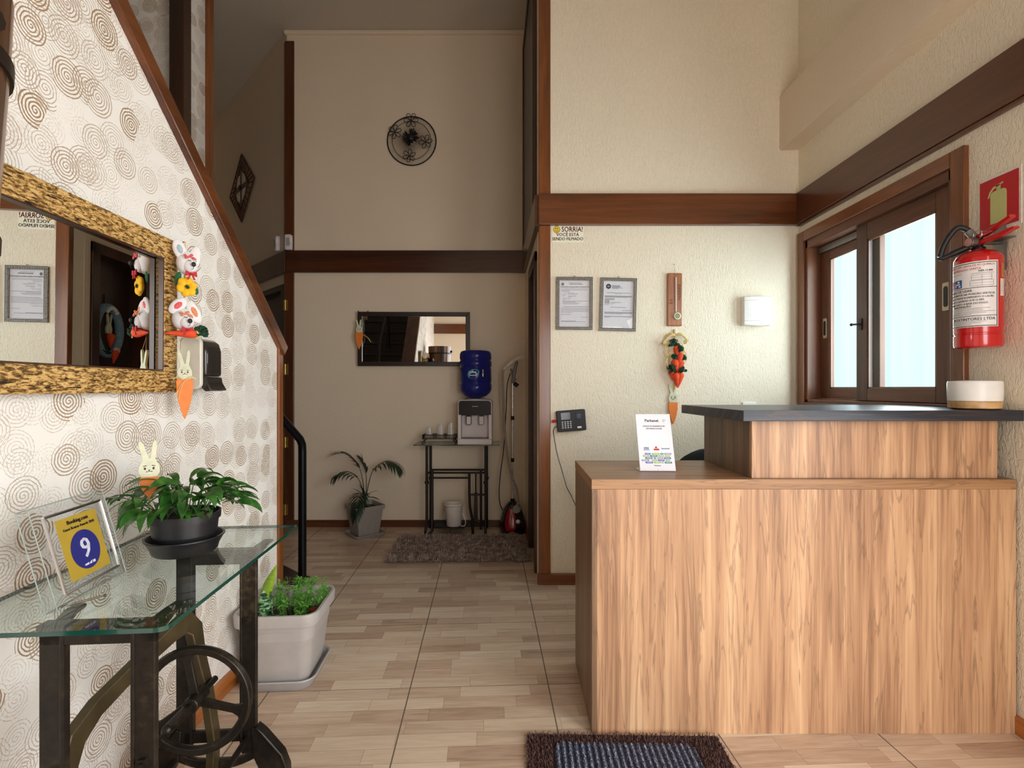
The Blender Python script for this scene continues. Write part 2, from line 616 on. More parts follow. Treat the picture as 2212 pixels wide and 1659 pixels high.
# ---- floor: plank-printed tiles with grout
def floor_mat():
    n = NT('plank_print_floor_tile')
    x, y, z = n.sep(n.coords())
    th = R(2.8)
    e1 = n.math('ADD', n.math('MULTIPLY', x, math.cos(th)), n.math('MULTIPLY', y, math.sin(th)))
    e2 = n.math('SUBTRACT', n.math('MULTIPLY', y, math.cos(th)), n.math('MULTIPLY', x, math.sin(th)))
    T = 0.554
    a = n.math('DIVIDE', n.math('ADD', e1, 0.306 + T * 20), T)
    b = n.math('DIVIDE', n.math('ADD', e2, -2.076 + T * 20), T)
    ga = n.math('ABSOLUTE', n.math('SUBTRACT', n.math('FRACT', n.math('ADD', a, 0.5)), 0.5))
    gb = n.math('ABSOLUTE', n.math('SUBTRACT', n.math('FRACT', n.math('ADD', b, 0.5)), 0.5))
    g1 = n.math('LESS_THAN', ga, 0.0042)
    g2 = n.math('LESS_THAN', gb, 0.0034)
    grout = n.math('MAXIMUM', g1, n.math('MULTIPLY', g2, 0.75))
    rows = 8.0
    br = n.math('MULTIPLY', b, rows)
    row = n.math('FLOOR', br)
    wn1 = n.n('ShaderNodeTexWhiteNoise', noise_dimensions='1D')
    n.l(row, wn1.inputs['W'])
    pa = n.math('ADD', n.math('MULTIPLY', a, 2.0), n.math('MULTIPLY', wn1.outputs[0], 1.7))
    col_i = n.math('FLOOR', pa)
    wn2 = n.n('ShaderNodeTexWhiteNoise', noise_dimensions='2D')
    n.l(n.comb(row, col_i, 0.0), wn2.inputs['Vector'])
    tone = wn2.outputs[0]
    pl = n.math('MINIMUM', n.math('ABSOLUTE', n.math('SUBTRACT', n.math('FRACT', n.math('ADD', br, 0.5)), 0.5)), n.math('MULTIPLY', n.math('ABSOLUTE', n.math('SUBTRACT', n.math('FRACT', n.math('ADD', pa, 0.5)), 0.5)), 4.0))
    joint = n.math('LESS_THAN', pl, 0.022)
    gv = n.comb(n.math('ADD', n.math('MULTIPLY', e1, 2.2), n.math('MULTIPLY', tone, 40.0)), n.math('MULTIPLY', e2, 26.0), tone)
    gr, _ = n.noise(gv, 1.6, 4, 0.55, 1.2)
    gf, _ = n.noise(gv, 7.0, 2, 0.6, 0.3)
    f = n.math('ADD', n.math('MULTIPLY', tone, 0.36), n.math('ADD', n.math('MULTIPLY', gr, 0.54), n.math('MULTIPLY', gf, 0.20)))
    c = n.ramp(f, [(0.22, srgb(156, 129, 110)), (0.42, srgb(186, 161, 139)), (0.62, srgb(206, 185, 162)), (0.85, srgb(222, 207, 187))])
    c = n.mix(n.math('MULTIPLY', joint, 0.35), c, srgb(122, 100, 82))
    c = n.mix(grout, c, srgb(104, 92, 82))
    n.set(color=c, rough=n.math('ADD', n.math('MULTIPLY', grout, 0.4), 0.34), spec=0.45)
    n.bump(n.math('SUBTRACT', 1.0, grout), 0.3, 0.003)
    return n.mat


M['floor'] = floor_mat()


# ---- walnut-look laminate of the reception desk
def laminate(name, vert=True, tones=None):
    n = NT(name)
    x, y, z = n.sep(n.coords())
    tones = tones or ((112, 82, 62), (166, 126, 96), (194, 153, 118), (218, 180, 142))
    s = n.math('ADD', x, n.math('MULTIPLY', y, 0.9))
    if vert:
        v = n.comb(s, n.math('MULTIPLY', z, 0.055), 0.0)
        v2 = n.comb(s, n.math('MULTIPLY', z, 0.022), 3.0)
    else:
        t = n.math('ADD', z, n.math('MULTIPLY', y, 1.0))
        v = n.comb(n.math('MULTIPLY', x, 0.09), t, 0.0)
        v2 = n.comb(n.math('MULTIPLY', x, 0.02), t, 3.0)
    a, _ = n.noise(v, 11, 5, 0.6, 1.1)
    b, _ = n.noise(v2, 75, 3, 0.65, 0.3)
    c, _ = n.noise(v, 20, 4, 0.55, 1.4)
    line = n.ramp(c, [(0.44, (0, 0, 0, 1)), (0.485, (1, 1, 1, 1)), (0.505, (0, 0, 0, 1))])
    w, _ = n.noise(v2, 8, 3, 0.5, 0.4)
    f = n.math('ADD', n.math('ADD', n.math('MULTIPLY', a, 0.46), n.math('MULTIPLY', w, 0.26)), n.math('MULTIPLY', b, 0.28))
    col = n.ramp(f, [(0.35, srgb(*tones[0])), (0.45, srgb(*tones[1])), (0.53, srgb(*tones[2])), (0.63, srgb(*tones[3]))])
    amt = n.math('MULTIPLY', n.math('MULTIPLY', line, 0.75), n.math('MULTIPLY', b, 1.2, clamp=True))
    col = n.mix(amt, col, srgb(92, 68, 54))
    n.set(color=col, rough=0.38, spec=0.4)
    return n.mat


M['lam_v'] = laminate('walnut_laminate_upright')
M['lam_h'] = laminate('walnut_laminate_lengthways', False, ((104, 76, 54), (150, 112, 80), (166, 126, 90), (180, 142, 104)))
M['lam_dark'] = laminate('charcoal_oak_laminate', False, ((22, 24, 30), (38, 41, 50), (52, 55, 65), (78, 82, 92)))


# ================================================================== THE SETTING
def sbuild(mb, name, mat, **kw):
    o = mb.build(name, mat, **kw)
    o['kind'] = 'structure'
    return o


CEIL = 4.29
YB = 3.163      # face of the wall behind the desk
YF = 4.459      # face of the far hall wall
XR = 1.76       # face of the window wall


def lwx(d):
    """x of the wallpapered stair wall at distance d"""
    return -1.173 + 0.0216 * d


def hrx(d):
    """x of the hall's right-hand wall at distance d"""
    return 0.2949 - 0.0401 * d


sbuild(MB().box(-3.6, 1.88, -1.5, 6.4, -0.08, 0), 'floor', M['floor'])
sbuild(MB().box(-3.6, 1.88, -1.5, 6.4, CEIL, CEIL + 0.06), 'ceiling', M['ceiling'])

# wall behind the desk
sbuild(MB().box(hrx(YB), 1.88, YB, YB + 0.12, 0, CEIL), 'wall_back', M['stucco'])

# window wall, with the window and the entrance openings
WY0, WY1, WZ0, WZ1 = 2.045, 3.075, 1.115, 2.075
EY0, EY1, EZ1 = -1.2, 0.8, 2.15
m = MB()
m.box(XR, 1.88, -1.5, EY0, 0, CEIL)
m.box(XR, 1.88, EY0, EY1, EZ1, CEIL)
m.box(XR, 1.88, EY1, WY0, 0, CEIL)
m.box(XR, 1.88, WY0, WY1, 0, WZ0)
m.box(XR, 1.88, WY0, WY1, WZ1, CEIL)
m.box(XR, 1.88, WY1, YB, 0, CEIL)
sbuild(m, 'wall_right', M['stucco'])

# plaster box beam along the window wall, slightly uneven edge
m = MB()
loops = []
for i in range(30):
    y = -1.4 + (YB + 1.4) * i / 29
    w = 0.005 * noise.noise(Vector((y * 3, 0, 0)))
    e = 0.008 * noise.noise(Vector((y * 4, 5, 0)))
    loops.append([(XR, y, 2.665 + e), (XR - 0.112 + w, y, 2.66 + e), (XR - 0.118 + w, y, 2.672 + e), (XR - 0.116 + w, y, 2.99 + e), (XR - 0.10 + w, y, 3.005 + e), (XR, y, 3.06)])
m.loft(loops)
sbuild(m, 'trim_1', M['plaster'], smooth=30)

# rear wall, with an unseen doorway added to let in extra light
RX0, RX1 = 0.42, 1.62
sbuild(MB().box(-3.6, RX0, -1.5, -1.4, 0, CEIL).box(RX1, 1.88, -1.5, -1.4, 0, CEIL).box(RX0, RX1, -1.5, -1.4, EZ1, CEIL), 'wall_rear', M['plaster'])
rd = struct('added_rear_doorway')
MB().box(RX0 - 0.05, RX0 + 0.02, -1.52, -1.38, 0, EZ1 + 0.03).box(RX1 - 0.02, RX1 + 0.05, -1.52, -1.38, 0, EZ1 + 0.03).box(RX0 + 0.02, RX1 - 0.02, -1.52, -1.38, EZ1 - 0.02, EZ1 + 0.03).build('door_frame', M['post'], rd, bevel=0.004)

# wallpapered stair wall: a sloping top that follows the stairs
m = MB()
d0, z0 = 2.452, 1.406
dt = d0 - (CEIL - z0) / 0.91
prof = [(d0, 0), (d0, z0), (dt, CEIL), (-1.4, CEIL), (-1.4, 0)]
n = len(prof)
vs = [(lwx(d), d, z) for d, z in prof] + [(lwx(d) - 0.12, d, z) for d, z in prof]
m.add(vs, [list(range(n)), list(range(n, 2 * n))[::-1]] + [(i, (i + 1) % n, (i + 1) % n + n, i + n) for i in range(n)])
sbuild(m, 'wall_left', M['wallpaper'])

# sloping rail on top of the stair wall and its end post
m = MB()
sl = math.atan(0.91)
pts = []
for d, z in ((d0 + 0.045, z0 - 0.045 * 0.91 + 0.0), (dt - 0.05, CEIL + 0.05)):
    for dx, up in ((0.022, -0.012), (0.022, 0.046), (-0.14, 0.046), (-0.14, -0.012)):
        pts.append((lwx(d) + dx, d + up * math.sin(sl), z + up * math.cos(sl)))
m.add(pts, [(0, 1, 2, 3), (7, 6, 5, 4)] + [(i, (i + 1) % 4, (i + 1) % 4 + 4, i + 4) for i in range(4)])
xx = lwx(d0)
railw = wood('stair_rail_wood', (60, 30, 14), (94, 50, 23), (120, 70, 33), 'y', 1.0, 0.3, 0.4, 0.15, 7)
sbuild(m, 'trim_2', railw, bevel=0.006)
sbuild(MB().box(xx - 0.132, xx + 0.012, d0, d0 + 0.045, 0, z0 + 0.01), 'trim_3', M['post'], bevel=0.004)

# far hall wall, its slanting neighbour with a doorway, the hall's right-hand wall
sbuild(MB().box(-1.95, hrx(YF) + 0.02, YF, YF + 0.12, 0, CEIL), 'wall_far', M['plaster'])
m = MB()
ca = 1 / math.sqrt(2)


def diag(t0, t1, z0, z1, off0=0.0, off1=0.12):
    """piece of the slanting wall between t0 and t1 metres of x from its corner"""
    q = [(-1.95 - t0 + off0 * ca, YF + t0 + off0 * ca), (-1.95 - t1 + off0 * ca, YF + t1 + off0 * ca), (-1.95 - t1 + off1 * ca, YF + t1 + off1 * ca), (-1.95 - t0 + off1 * ca, YF + t0 + off1 * ca)]
    return [(x, y, z0) for x, y in q], (0, 0, z1 - z0)


m.prism(*diag(0.0, 0.05, 0, CEIL))
m.prism(*diag(0.05, 0.72, 2.07, CEIL))
m.prism(*diag(0.72, 1.80, 0, CEIL))
sbuild(m, 'wall_hall_left', M['plaster'])
DY0, DY1, DZ = 3.385, 3.87, 2.03
m = MB()


def hall(d0, d1, z0, z1, o0=0.0, o1=0.12):
    return [(hrx(d0) + o0, d0, z0), (hrx(d0) + o1, d0, z0), (hrx(d1) + o1, d1, z0), (hrx(d1) + o0, d1, z0)], (0, 0, z1 - z0)


m.prism(*hall(YB + 0.12, DY0, 0, CEIL))
m.prism(*hall(DY0, DY1, DZ, CEIL))
m.prism(*hall(DY1, YF + 0.12, 0, CEIL))
sbuild(m, 'wall_hall_right', M['plaster'])
# block of wall beside the stairs, upper part papered like the stair wall
sbuild(MB().box(-3.6, -2.17, 3.45, 3.66, 0, CEIL), 'wall_stair', M['wallpaper'])
sbuild(MB().box(-3.62, -3.5, -1.5, 6.4, 0, CEIL), 'wall_outer_left', M['plaster'])

# corner posts
sbuild(MB().box(-2.25, -2.155, 3.375, 3.462, 0, CEIL), 'trim_4', M['darkpost'], bevel=0.005)
sbuild(MB().box(-2.19, -2.135, 3.64, 3.69, 0, CEIL), 'trim_5', M['post'], bevel=0.005)
sbuild(MB().prism([(-1.962, YF - 0.012, 0), (-1.885, YF - 0.012, 0), (-1.885, YF + 0.03, 0), (-1.99, YF + 0.03, 0)], (0, 0, 4.20)), 'trim_6', M['midpost'], bevel=0.004)
px = hrx(YB)
sbuild(MB().box(px - 0.004, px + 0.068, YB - 0.010, YB + 0.03, 0.055, 2.195).box(px - 0.004, px + 0.068, YB - 0.010, YB + 0.03, 2.385, CEIL), 'trim_7', M['post'], bevel=0.004)

# brown band running round the walls
ZB0, ZB1 = 2.195, 2.385
sbuild(MB().box(px - 0.006, XR, YB - 0.032, YB + 0.01, ZB0, ZB1), 'trim_8', M['beam'], bevel=0.004)
m = MB()
m.box(XR - 0.03, XR + 0.01, -1.4, YB - 0.03, ZB0, ZB1)
m.box(XR - 0.022, XR, -1.4, YB - 0.03, ZB0 - 0.014, ZB0)
sbuild(m, 'trim_9', M['beam_y'], bevel=0.003)
sbuild(MB().box(-1.95, hrx(YF) + 0.01, YF - 0.03, YF + 0.01, ZB0, ZB1), 'trim_10', wood('far_band_wood', (38, 18, 10), (68, 34, 18), (88, 46, 24), 'x', 1.0, 0.3, 0.4, 0.15, 5), bevel=0.004)
m = MB()
m.prism(*diag(-0.012, 1.75, ZB0, ZB1, -0.03, 0.01))
sbuild(m, 'trim_11', M['darkpost'], bevel=0.004)
m = MB()
m.prism(*hall(YB - 0.005, YF - 0.03, ZB0, ZB1, -0.028, 0.01))
sbuild(m, 'trim_12', M['beam_y'], bevel=0.003)
sbuild(MB().box(lwx(-1.4), XR - 0.03, -1.4, -1.37, ZB0, ZB1), 'trim_13', M['beam'], bevel=0.003)

# thin cornice on the far wall
sbuild(MB().box(-1.97, hrx(YF), YF - 0.025, YF + 0.01, CEIL - 0.035, CEIL), 'trim_14', M['plaster'], bevel=0.01)

# baseboards
sbuild(MB().box(px - 0.012, 1.76, YB - 0.03, YB + 0.005, 0, 0.062), 'baseboard_back', M['base_x'], bevel=0.004)
sbuild(MB().box(-1.95, hrx(YF), YF - 0.018, YF + 0.005, 0, 0.058), 'baseboard_far', wood('dark_baseboard_wood', (50, 24, 12), (82, 42, 22), (104, 58, 30), 'x', 1, 0.35, 0.3, 0.2, 7), bevel=0.003)
m = MB()
m.add([(lwx(-1.4), -1.4, 0), (lwx(d0), d0, 0), (lwx(d0) + 0.016, d0, 0), (lwx(-1.4) + 0.016, -1.4, 0)] + [(lwx(-1.4), -1.4, 0.072), (lwx(d0), d0, 0.072), (lwx(d0) + 0.016, d0, 0.072), (lwx(-1.4) + 0.016, -1.4, 0.072)], [(3, 2, 1, 0), (4, 5, 6, 7), (0, 1, 5, 4), (1, 2, 6, 5), (2, 3, 7, 6), (3, 0, 4, 7)])
sbuild(m, 'baseboard_left', M['base'], bevel=0.003)
m = MB()
m.prism(*hall(DY1 + 0.05, YF - 0.018, 0, 0.06, -0.016, 0.004))
sbuild(m, 'baseboard_hall', M['base_x'], bevel=0.003)
sbuild(MB().box(XR - 0.016, XR + 0.004, 0.87, YB - 0.03, 0, 0.062), 'baseboard_right', M['base'], bevel=0.003)

# ---- doorway in the slanting wall: dark door in its frame, brass hinges
dr = struct('door_1')
m = MB()
m.prism(*diag(0.05, 0.72, 0, 2.07, 0.055, 0.09))
m.build('door_leaf', M['door'], dr)
m = MB()
m.prism(*diag(0.035, 0.085, 0, 2.11, -0.008, 0.12))
m.prism(*diag(0.69, 0.74, 0, 2.11, -0.008, 0.12))
m.prism(*diag(0.035, 0.74, 2.06, 2.11, -0.008, 0.12))
m.build('door_frame', M['door'], dr, bevel=0.004)
for v in (660, 798, 955, 1100):
    z = CAM_H - (v - 838) / F * YF
    m = MB()
    m.box(-1.975, -1.935, YF - 0.018, YF - 0.011, z - 0.045, z + 0.045)
    m.tube([(-1.955, YF - 0.020, z - 0.045), (-1.955, YF - 0.020, z + 0.045)], 0.008, 8)
    m.build('hinge', M['brass'], dr)

# ---- door in the hall's right-hand wall, seen mostly in the mirror
dr = struct('door_2')
m = MB()
m.prism(*hall(DY0, DY1, 0, DZ, 0.10, 0.14))
m.build('door_leaf', wood('brown_hall_door_wood', (34, 16, 9), (56, 28, 14), (76, 40, 20), 'z', 1, 0.4, 0.2, 0.2, 6), dr)
m = MB()
m.prism(*hall(DY0 - 0.055, DY0 + 0.012, 0, DZ + 0.055, -0.016, 0.15))
m.prism(*hall(DY1 - 0.012, DY1 + 0.055, 0, DZ + 0.055, -0.016, 0.15))
m.prism(*hall(DY0 - 0.055, DY1 + 0.055, DZ - 0.012, DZ + 0.055, -0.016, 0.15))
m.build('door_frame', M['darkpost'], dr, bevel=0.004)
m = MB()
hx = hrx(DY0 + 0.06)
m.ball((hx + 0.05, DY0 + 0.06, 1.02), 0.025)
m.tube([(hx + 0.11, DY0 + 0.06, 1.02), (hx + 0.05, DY0 + 0.06, 1.02)], 0.011, 8)
m.build('door_handle', M['brass'], dr, smooth=40)

# ---- tall dark shutter on the upper part of the hall's right-hand wall
dr = struct('window_2')
m = MB()
m.prism(*hall(3.40, 4.36, ZB1 + 0.004, 4.05, -0.02, 0.01))
m.build('shutter_leaf', M['door'], dr)
m = MB()
m.prism(*hall(3.34, 3.41, ZB1 + 0.004, 4.12, -0.03, 0.01))
m.prism(*hall(4.35, 4.41, ZB1 + 0.004, 4.12, -0.03, 0.01))
m.prism(*hall(3.34, 4.41, 4.05, 4.12, -0.03, 0.01))
m.build('shutter_frame', M['darkpost'], dr, bevel=0.004)

# ---- window with two sliding sashes
wn_ = struct('window_1')
wdf = wood('window_frame_wood', (74, 39, 19), (116, 66, 34), (142, 88, 46), 'z', 1.0, 0.35, 0.3, 0.2, 7)
wdf_y = wood('window_frame_wood_lengthways', (74, 39, 19), (116, 66, 34), (142, 88, 46), 'y', 1.0, 0.35, 0.3, 0.2, 7)
wdk = wood('window_sash_wood', (68, 39, 25), (102, 61, 40), (126, 80, 54), 'z', 1.0, 0.45, 0.1, 0.2, 7)
wdk_y = wood('window_sash_wood_lengthways', (68, 39, 25), (102, 61, 40), (126, 80, 54), 'y', 1.0, 0.45, 0.1, 0.2, 7)
m = MB()
cw = 0.062
m.box(XR - 0.022, XR + 0.005, WY0 - cw, WY0, WZ0 - cw, WZ1 + cw)
m.box(XR - 0.022, XR + 0.005, WY1, WY1 + cw, WZ0 - cw, WZ1 + cw)
m.mi = 1
m.box(XR - 0.022, XR + 0.005, WY0, WY1, WZ1, WZ1 + cw)
m.box(XR - 0.022, XR + 0.005, WY0, WY1, WZ0 - cw, WZ0)
m.build('casing', [wdf, wdf_y], wn_, bevel=0.004)
m = MB()
m.box(XR - 0.008, 1.885, WY0 - 0.001, WY0 + 0.022, WZ0, WZ1)
m.box(XR - 0.008, 1.885, WY1 - 0.022, WY1 + 0.001, WZ0, WZ1)
m.mi = 1
m.box(XR - 0.008, 1.885, WY0, WY1, WZ1 - 0.045, WZ1 + 0.001)
m.box(XR - 0.008, 1.885, WY0, WY1, WZ0 - 0.001, WZ0 + 0.018)
m.box(1.792, 1.797, WY0 + 0.02, WY1 - 0.02, WZ0 + 0.018, WZ0 + 0.026)
m.build('jamb', [wdk, wdk_y], wn_, bevel=0.002)
m = MB()
m.box(XR + 0.052, XR + 0.06, WY0 + 0.55, WY1 - 0.03, WZ1 - 0.085, WZ1 - 0.05)
m.build('track_strip', M['steel'], wn_)


def frosted():
    n = NT('frosted_window_glass')
    n.t.nodes.remove(n.b)
    tr = n.n('ShaderNodeBsdfTransparent')
    tr.inputs[0].default_value = (0.92, 0.98, 0.98, 1)
    gl = n.n('ShaderNodeBsdfGlossy')
    gl.inputs['Roughness'].default_value = 0.15
    tl = n.n('ShaderNodeBsdfTranslucent')
    tl.inputs[0].default_value = (0.85, 0.97, 1.0, 1)
    m1 = n.n('ShaderNodeMixShader')
    m1.inputs[0].default_value = 0.0
    n.l(tr.outputs[0], m1.inputs[1])
    n.l(tl.outputs[0], m1.inputs[2])
    m2 = n.n('ShaderNodeMixShader')
    m2.inputs[0].default_value = 0.04
    n.l(m1.outputs[0], m2.inputs[1])
    n.l(gl.outputs[0], m2.inputs[2])
    n.l(m2.outputs[0], n.out.inputs[0])
    return n.mat


M['frosted'] = frosted()
ZG0, ZG1 = 1.197, 1.945


def sash(y0, y1, x0, x1, g0, g1, hy, hz):
    m = MB()
    zt, zb = WZ1 - 0.045, WZ0 + 0.02
    m.box(x0, x1, y0, g0, zb, zt)
    m.box(x0, x1, g1, y1, zb, zt)
    m.mi = 1
    m.box(x0, x1, g0, g1, zb, ZG0)
    m.box(x0, x1, g0, g1, ZG1, zt)
    s = m.build('sash', [wdk, wdk_y], wn_, bevel=0.003)
    m = MB()
    for a, b, c, d in ((g0, g0 + 0.008, ZG0, ZG1), (g1 - 0.008, g1, ZG0, ZG1), (g0, g1, ZG0, ZG0 + 0.008), (g0, g1, ZG1 - 0.008, ZG1)):
        m.box(x0 + 0.004, x0 + 0.012, a, b, c, d)
    m.build('glazing_bead', wdf, s)
    MB().box((x0 + x1) / 2 - 0.002, (x0 + x1) / 2 + 0.002, g0, g1, ZG0, ZG1).build('glass_pane', M['frosted'], s)
    m = MB()
    m.prism([(x0 - 0.003, hy + a, hz + b) for a, b in rrz(0, 0, 0.034, 0.115, 0.006)], (0.004, 0, 0))
    m.build('pull_plate', M['pale_metal'], s, label='pale metal recessed sash pull')
    m = MB()
    m.prism([(x0 - 0.0045, hy + a, hz + b) for a, b in rrz(0, 0, 0.02, 0.085, 0.0095)], (0.003, 0, 0))
    m.build('pull_recess', M['matte_black'], s)
    return s


sash(2.068, 2.665, 1.782, 1.812, 2.165, 2.585, 2.112, 1.575)
sash(2.56, 3.052, 1.828, 1.858, 2.655, 2.965, 3.005, 1.548)
m = MB()
m.prism([(1.7815, 2.628 + a, 1.525 + b) for a, b in rrz(0, 0, 0.02, 0.06, 0.004)], (-0.004, 0, 0))
m.tube([(1.778, 2.628, 1.525), (1.765, 2.630, 1.525), (1.762, 2.67, 1.528)], 0.005, 8)
m.ball((1.762, 2.672, 1.528), 0.008)
m.build('latch', M['matte_black'], wn_, smooth=40)

# ---- entrance doorway beside the camera (outside the picture): frame only, it stands open
dr = struct('door_3')
m = MB()
m.box(XR - 0.02, 1.90, EY0 - 0.06, EY0 + 0.02, 0, EZ1 + 0.06)
m.box(XR - 0.02, 1.90, EY1 - 0.02, EY1 + 0.06, 0, EZ1 + 0.06)
m.box(XR - 0.02, 1.90, EY0, EY1, EZ1 - 0.02, EZ1 + 0.06)
m.build('door_frame', M['post'], dr, bevel=0.004)

# ---- outside: paving and a pale corrugated fence close to the window
sbuild(MB().box(1.88, 9, -8, 9, -0.10, -0.02).box(-6, 1.88, -8, -1.5, -0.10, -0.02), 'ground_outside', plain('pale_paving', (205, 200, 190), 0.8, 0, 0.04, 4))
m = MB()
vs, fs = [], []
N = 320
for i in range(N + 1):
    y = 1.2 + 4.2 * i / N
    p = (y % 0.30) / 0.30
    h = 0.03 * (1 / (1 + math.exp(-(p - 0.2) * 40)) - 1 / (1 + math.exp(-(p - 0.7) * 40)))
    vs += [(3.1 - h, y, -0.02), (3.1 - h, y, 2.75)]
for i in range(N):
    a = i * 2
    fs += [(a, a + 2, a + 3, a + 1)]
m.add(vs, fs)
pc_ = NT('pale_cyan_translucent_sheet')
pc_.t.nodes.remove(pc_.b)
d_ = pc_.n('ShaderNodeBsdfDiffuse')
d_.inputs[0].default_value = srgb(226, 244, 248)
t_ = pc_.n('ShaderNodeBsdfTranslucent')
vy = pc_.sep(pc_.coords())[1]
nb_, _ = pc_.noise(pc_.comb(vy, 0.0, 0.0), 5.5, 2)
pc_.l(pc_.ramp(nb_, [(0.36, (0.62, 0.84, 0.90, 1)), (0.5, (0.84, 0.96, 0.97, 1)), (0.64, (0.78, 0.88, 0.96, 1))]), t_.inputs[0])
x_ = pc_.n('ShaderNodeMixShader')
x_.inputs[0].default_value = 0.6
pc_.l(d_.outputs[0], x_.inputs[1])
pc_.l(t_.outputs[0], x_.inputs[2])
pc_.l(x_.outputs[0], pc_.out.inputs[0])
sbuild(m, 'wall_outside', pc_.mat, smooth=40)

# ---- stairs behind the papered wall, rising towards the camera
st = struct('staircase')
MB().prism([(-1.285, 3.22, 0), (-1.54, 3.447, 0), (-2.1, 3.447, 0), (-2.1, 2.6, 0), (-1.285, 2.6, 0)], (0, 0, 0.022)).build('plinth', M['door'], st, bevel=0.004)
for i in range(17):
    y1 = 3.05 - 0.215 * i
    z = 0.185 * (i + 1)
    if z > 3.3: break
    MB().box(-2.10, lwx(max(-1.3, min(y1, 2.4))) - 0.16 if y1 < 2.6 else -1.38, y1 - 0.25, y1, z - 0.045, z).build('tread', M['door'], st, bevel=0.006)
    MB().box(-2.10, lwx(max(-1.3, min(y1, 2.4))) - 0.165 if y1 < 2.6 else -1.385, y1 - 0.045, y1 - 0.03, z - 0.185, z - 0.045).build('riser', M['door'], st)


# ================================================================== THE THINGS
# ------------------------------------------------------------------ reception desk
desk = thing('reception_desk', 'walnut laminate reception desk with raised charcoal-topped counter', 'reception desk', (0.277, 1.786, 0))
m = MB().box(0.018, 1.472, 0, 0.018, 0, 0.848)
m.build('front_panel', M['lam_v'], desk, bevel=0.001)
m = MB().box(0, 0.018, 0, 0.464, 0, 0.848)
m.build('side_panel', laminate('walnut_laminate_shaded_side', True, ((84, 62, 46), (118, 92, 70), (136, 108, 82), (152, 124, 96))), desk, bevel=0.001)  # same walnut as the front, darkened so the side's shade is in the colour
m = MB().box(-0.001, 1.472, -0.001, 0.466, 0.8485, 0.883)
m.build('worktop', M['lam_h'], desk, bevel=0.0012)
m = MB().box(0.565, 1.428, 0.022, 0.040, 0.8831, 1.086)
m.build('riser_front', M['lam_v'], desk, bevel=0.001)
lam_rs = laminate('walnut_laminate_shaded_riser_side', True, ((78, 60, 46), (108, 86, 67), (128, 104, 80), (144, 118, 92)))  # darker copy of the front laminate, shade of the riser sides painted in
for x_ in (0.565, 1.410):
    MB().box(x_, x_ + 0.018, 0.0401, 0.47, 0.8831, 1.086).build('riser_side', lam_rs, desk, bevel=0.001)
m = MB().prism([(0.513, -0.028, 1.0862), (1.478, -0.022, 1.0862), (1.478, 0.56, 1.0862), (0.495, 0.56, 1.0862)], (0, 0, 0.037))
m.build('counter_top', M['lam_dark'], desk, bevel=0.0015, label='charcoal oak counter top')
m = MB().box(1.40, 1.418, 0.0181, 0.46, 0, 0.848)
m.build('inner_panel', M['lam_v'], desk)

# office chair behind the desk
ch = thing('office_chair', 'dark office chair, only its rounded back showing above the desk', 'chair', (1.06, 2.58, 0), R(0))
m = MB()
loops = []
for i in range(9):
    t = i / 8
    z = 0.50 + 0.375 * t
    y = 0.19 + 0.03 * t + 0.02 * math.sin(t * 3)
    w = 0.225 * (1 - 0.06 * t) * math.sqrt(max(0.02, 1 - max(0, (t - 0.55) / 0.455) ** 2.2)) * (0.85 + 0.15 * min(1, t * 4))
    loops.append([(x * w, y + yy - 0.05 * (1 - x * x), z) for x, yy in ((-1, 0), (-0.6, -0.0), (0, 0), (0.6, 0), (1, 0), (0.6, 0.05), (0, 0.055), (-0.6, 0.05))])
m.loft(loops)
m.build('backrest', plain('dark_navy_chair_fabric', (30, 32, 40), 0.75, 0, 0.08, 200), ch, smooth=50, sub=1)
m = MB().rr(0.46, 0.44, 0.07, 0.08, 0.43)
m.build('seat', plain('dark_navy_seat_fabric', (30, 32, 40), 0.75, 0, 0.08, 200), ch, bevel=0.02, smooth=40)
m = MB().tube([(0, 0, 0.10), (0, 0, 0.44)], 0.025, 12)
m.tube([(0, 0.12, 0.44), (0, 0.235, 0.47), (0, 0.245, 0.62)], 0.02, 8)
m.build('column', M['black'], ch, smooth=40)
for k in range(5):
    a = 2 * PI * k / 5 + 0.3
    c, s = math.cos(a), math.sin(a)
    lg = MB().tube([(0.02 * c, 0.02 * s, 0.11), (0.24 * c, 0.24 * s, 0.075)], [0.022, 0.015], 8).build('leg', M['black'], ch, smooth=40)
    MB().lathe([(0.012, -0.012), (0.025, -0.010), (0.025, 0.010), (0.012, 0.012)], seg=14, M=Matrix.Translation((0.24 * c, 0.24 * s, 0.026)) @ Matrix.Rotation(a + PI / 2, 4, 'Z') @ Matrix.Rotation(PI / 2, 4, 'X')).tube([(0.24 * c, 0.24 * s, 0.03), (0.24 * c, 0.24 * s, 0.075)], 0.006, 6).build('caster', M['matte_black'], lg, smooth=40)

# information display on the lower worktop
ds = thing('counter_display', 'white printed display card leaning on a stand on the desk worktop', 'display card', (0.552, 1.947, 0.883), R(-2))
tilt = R(23)
Mt = Matrix.Translation((0, 0, 0.003)) @ Matrix.Rotation(-tilt, 4, 'X')
W, H = 0.134, 0.228


def tilt_add(mb, fn):
    k = MB()
    fn(k)
    mb.add(k.v, k.f, Mt)
    return mb


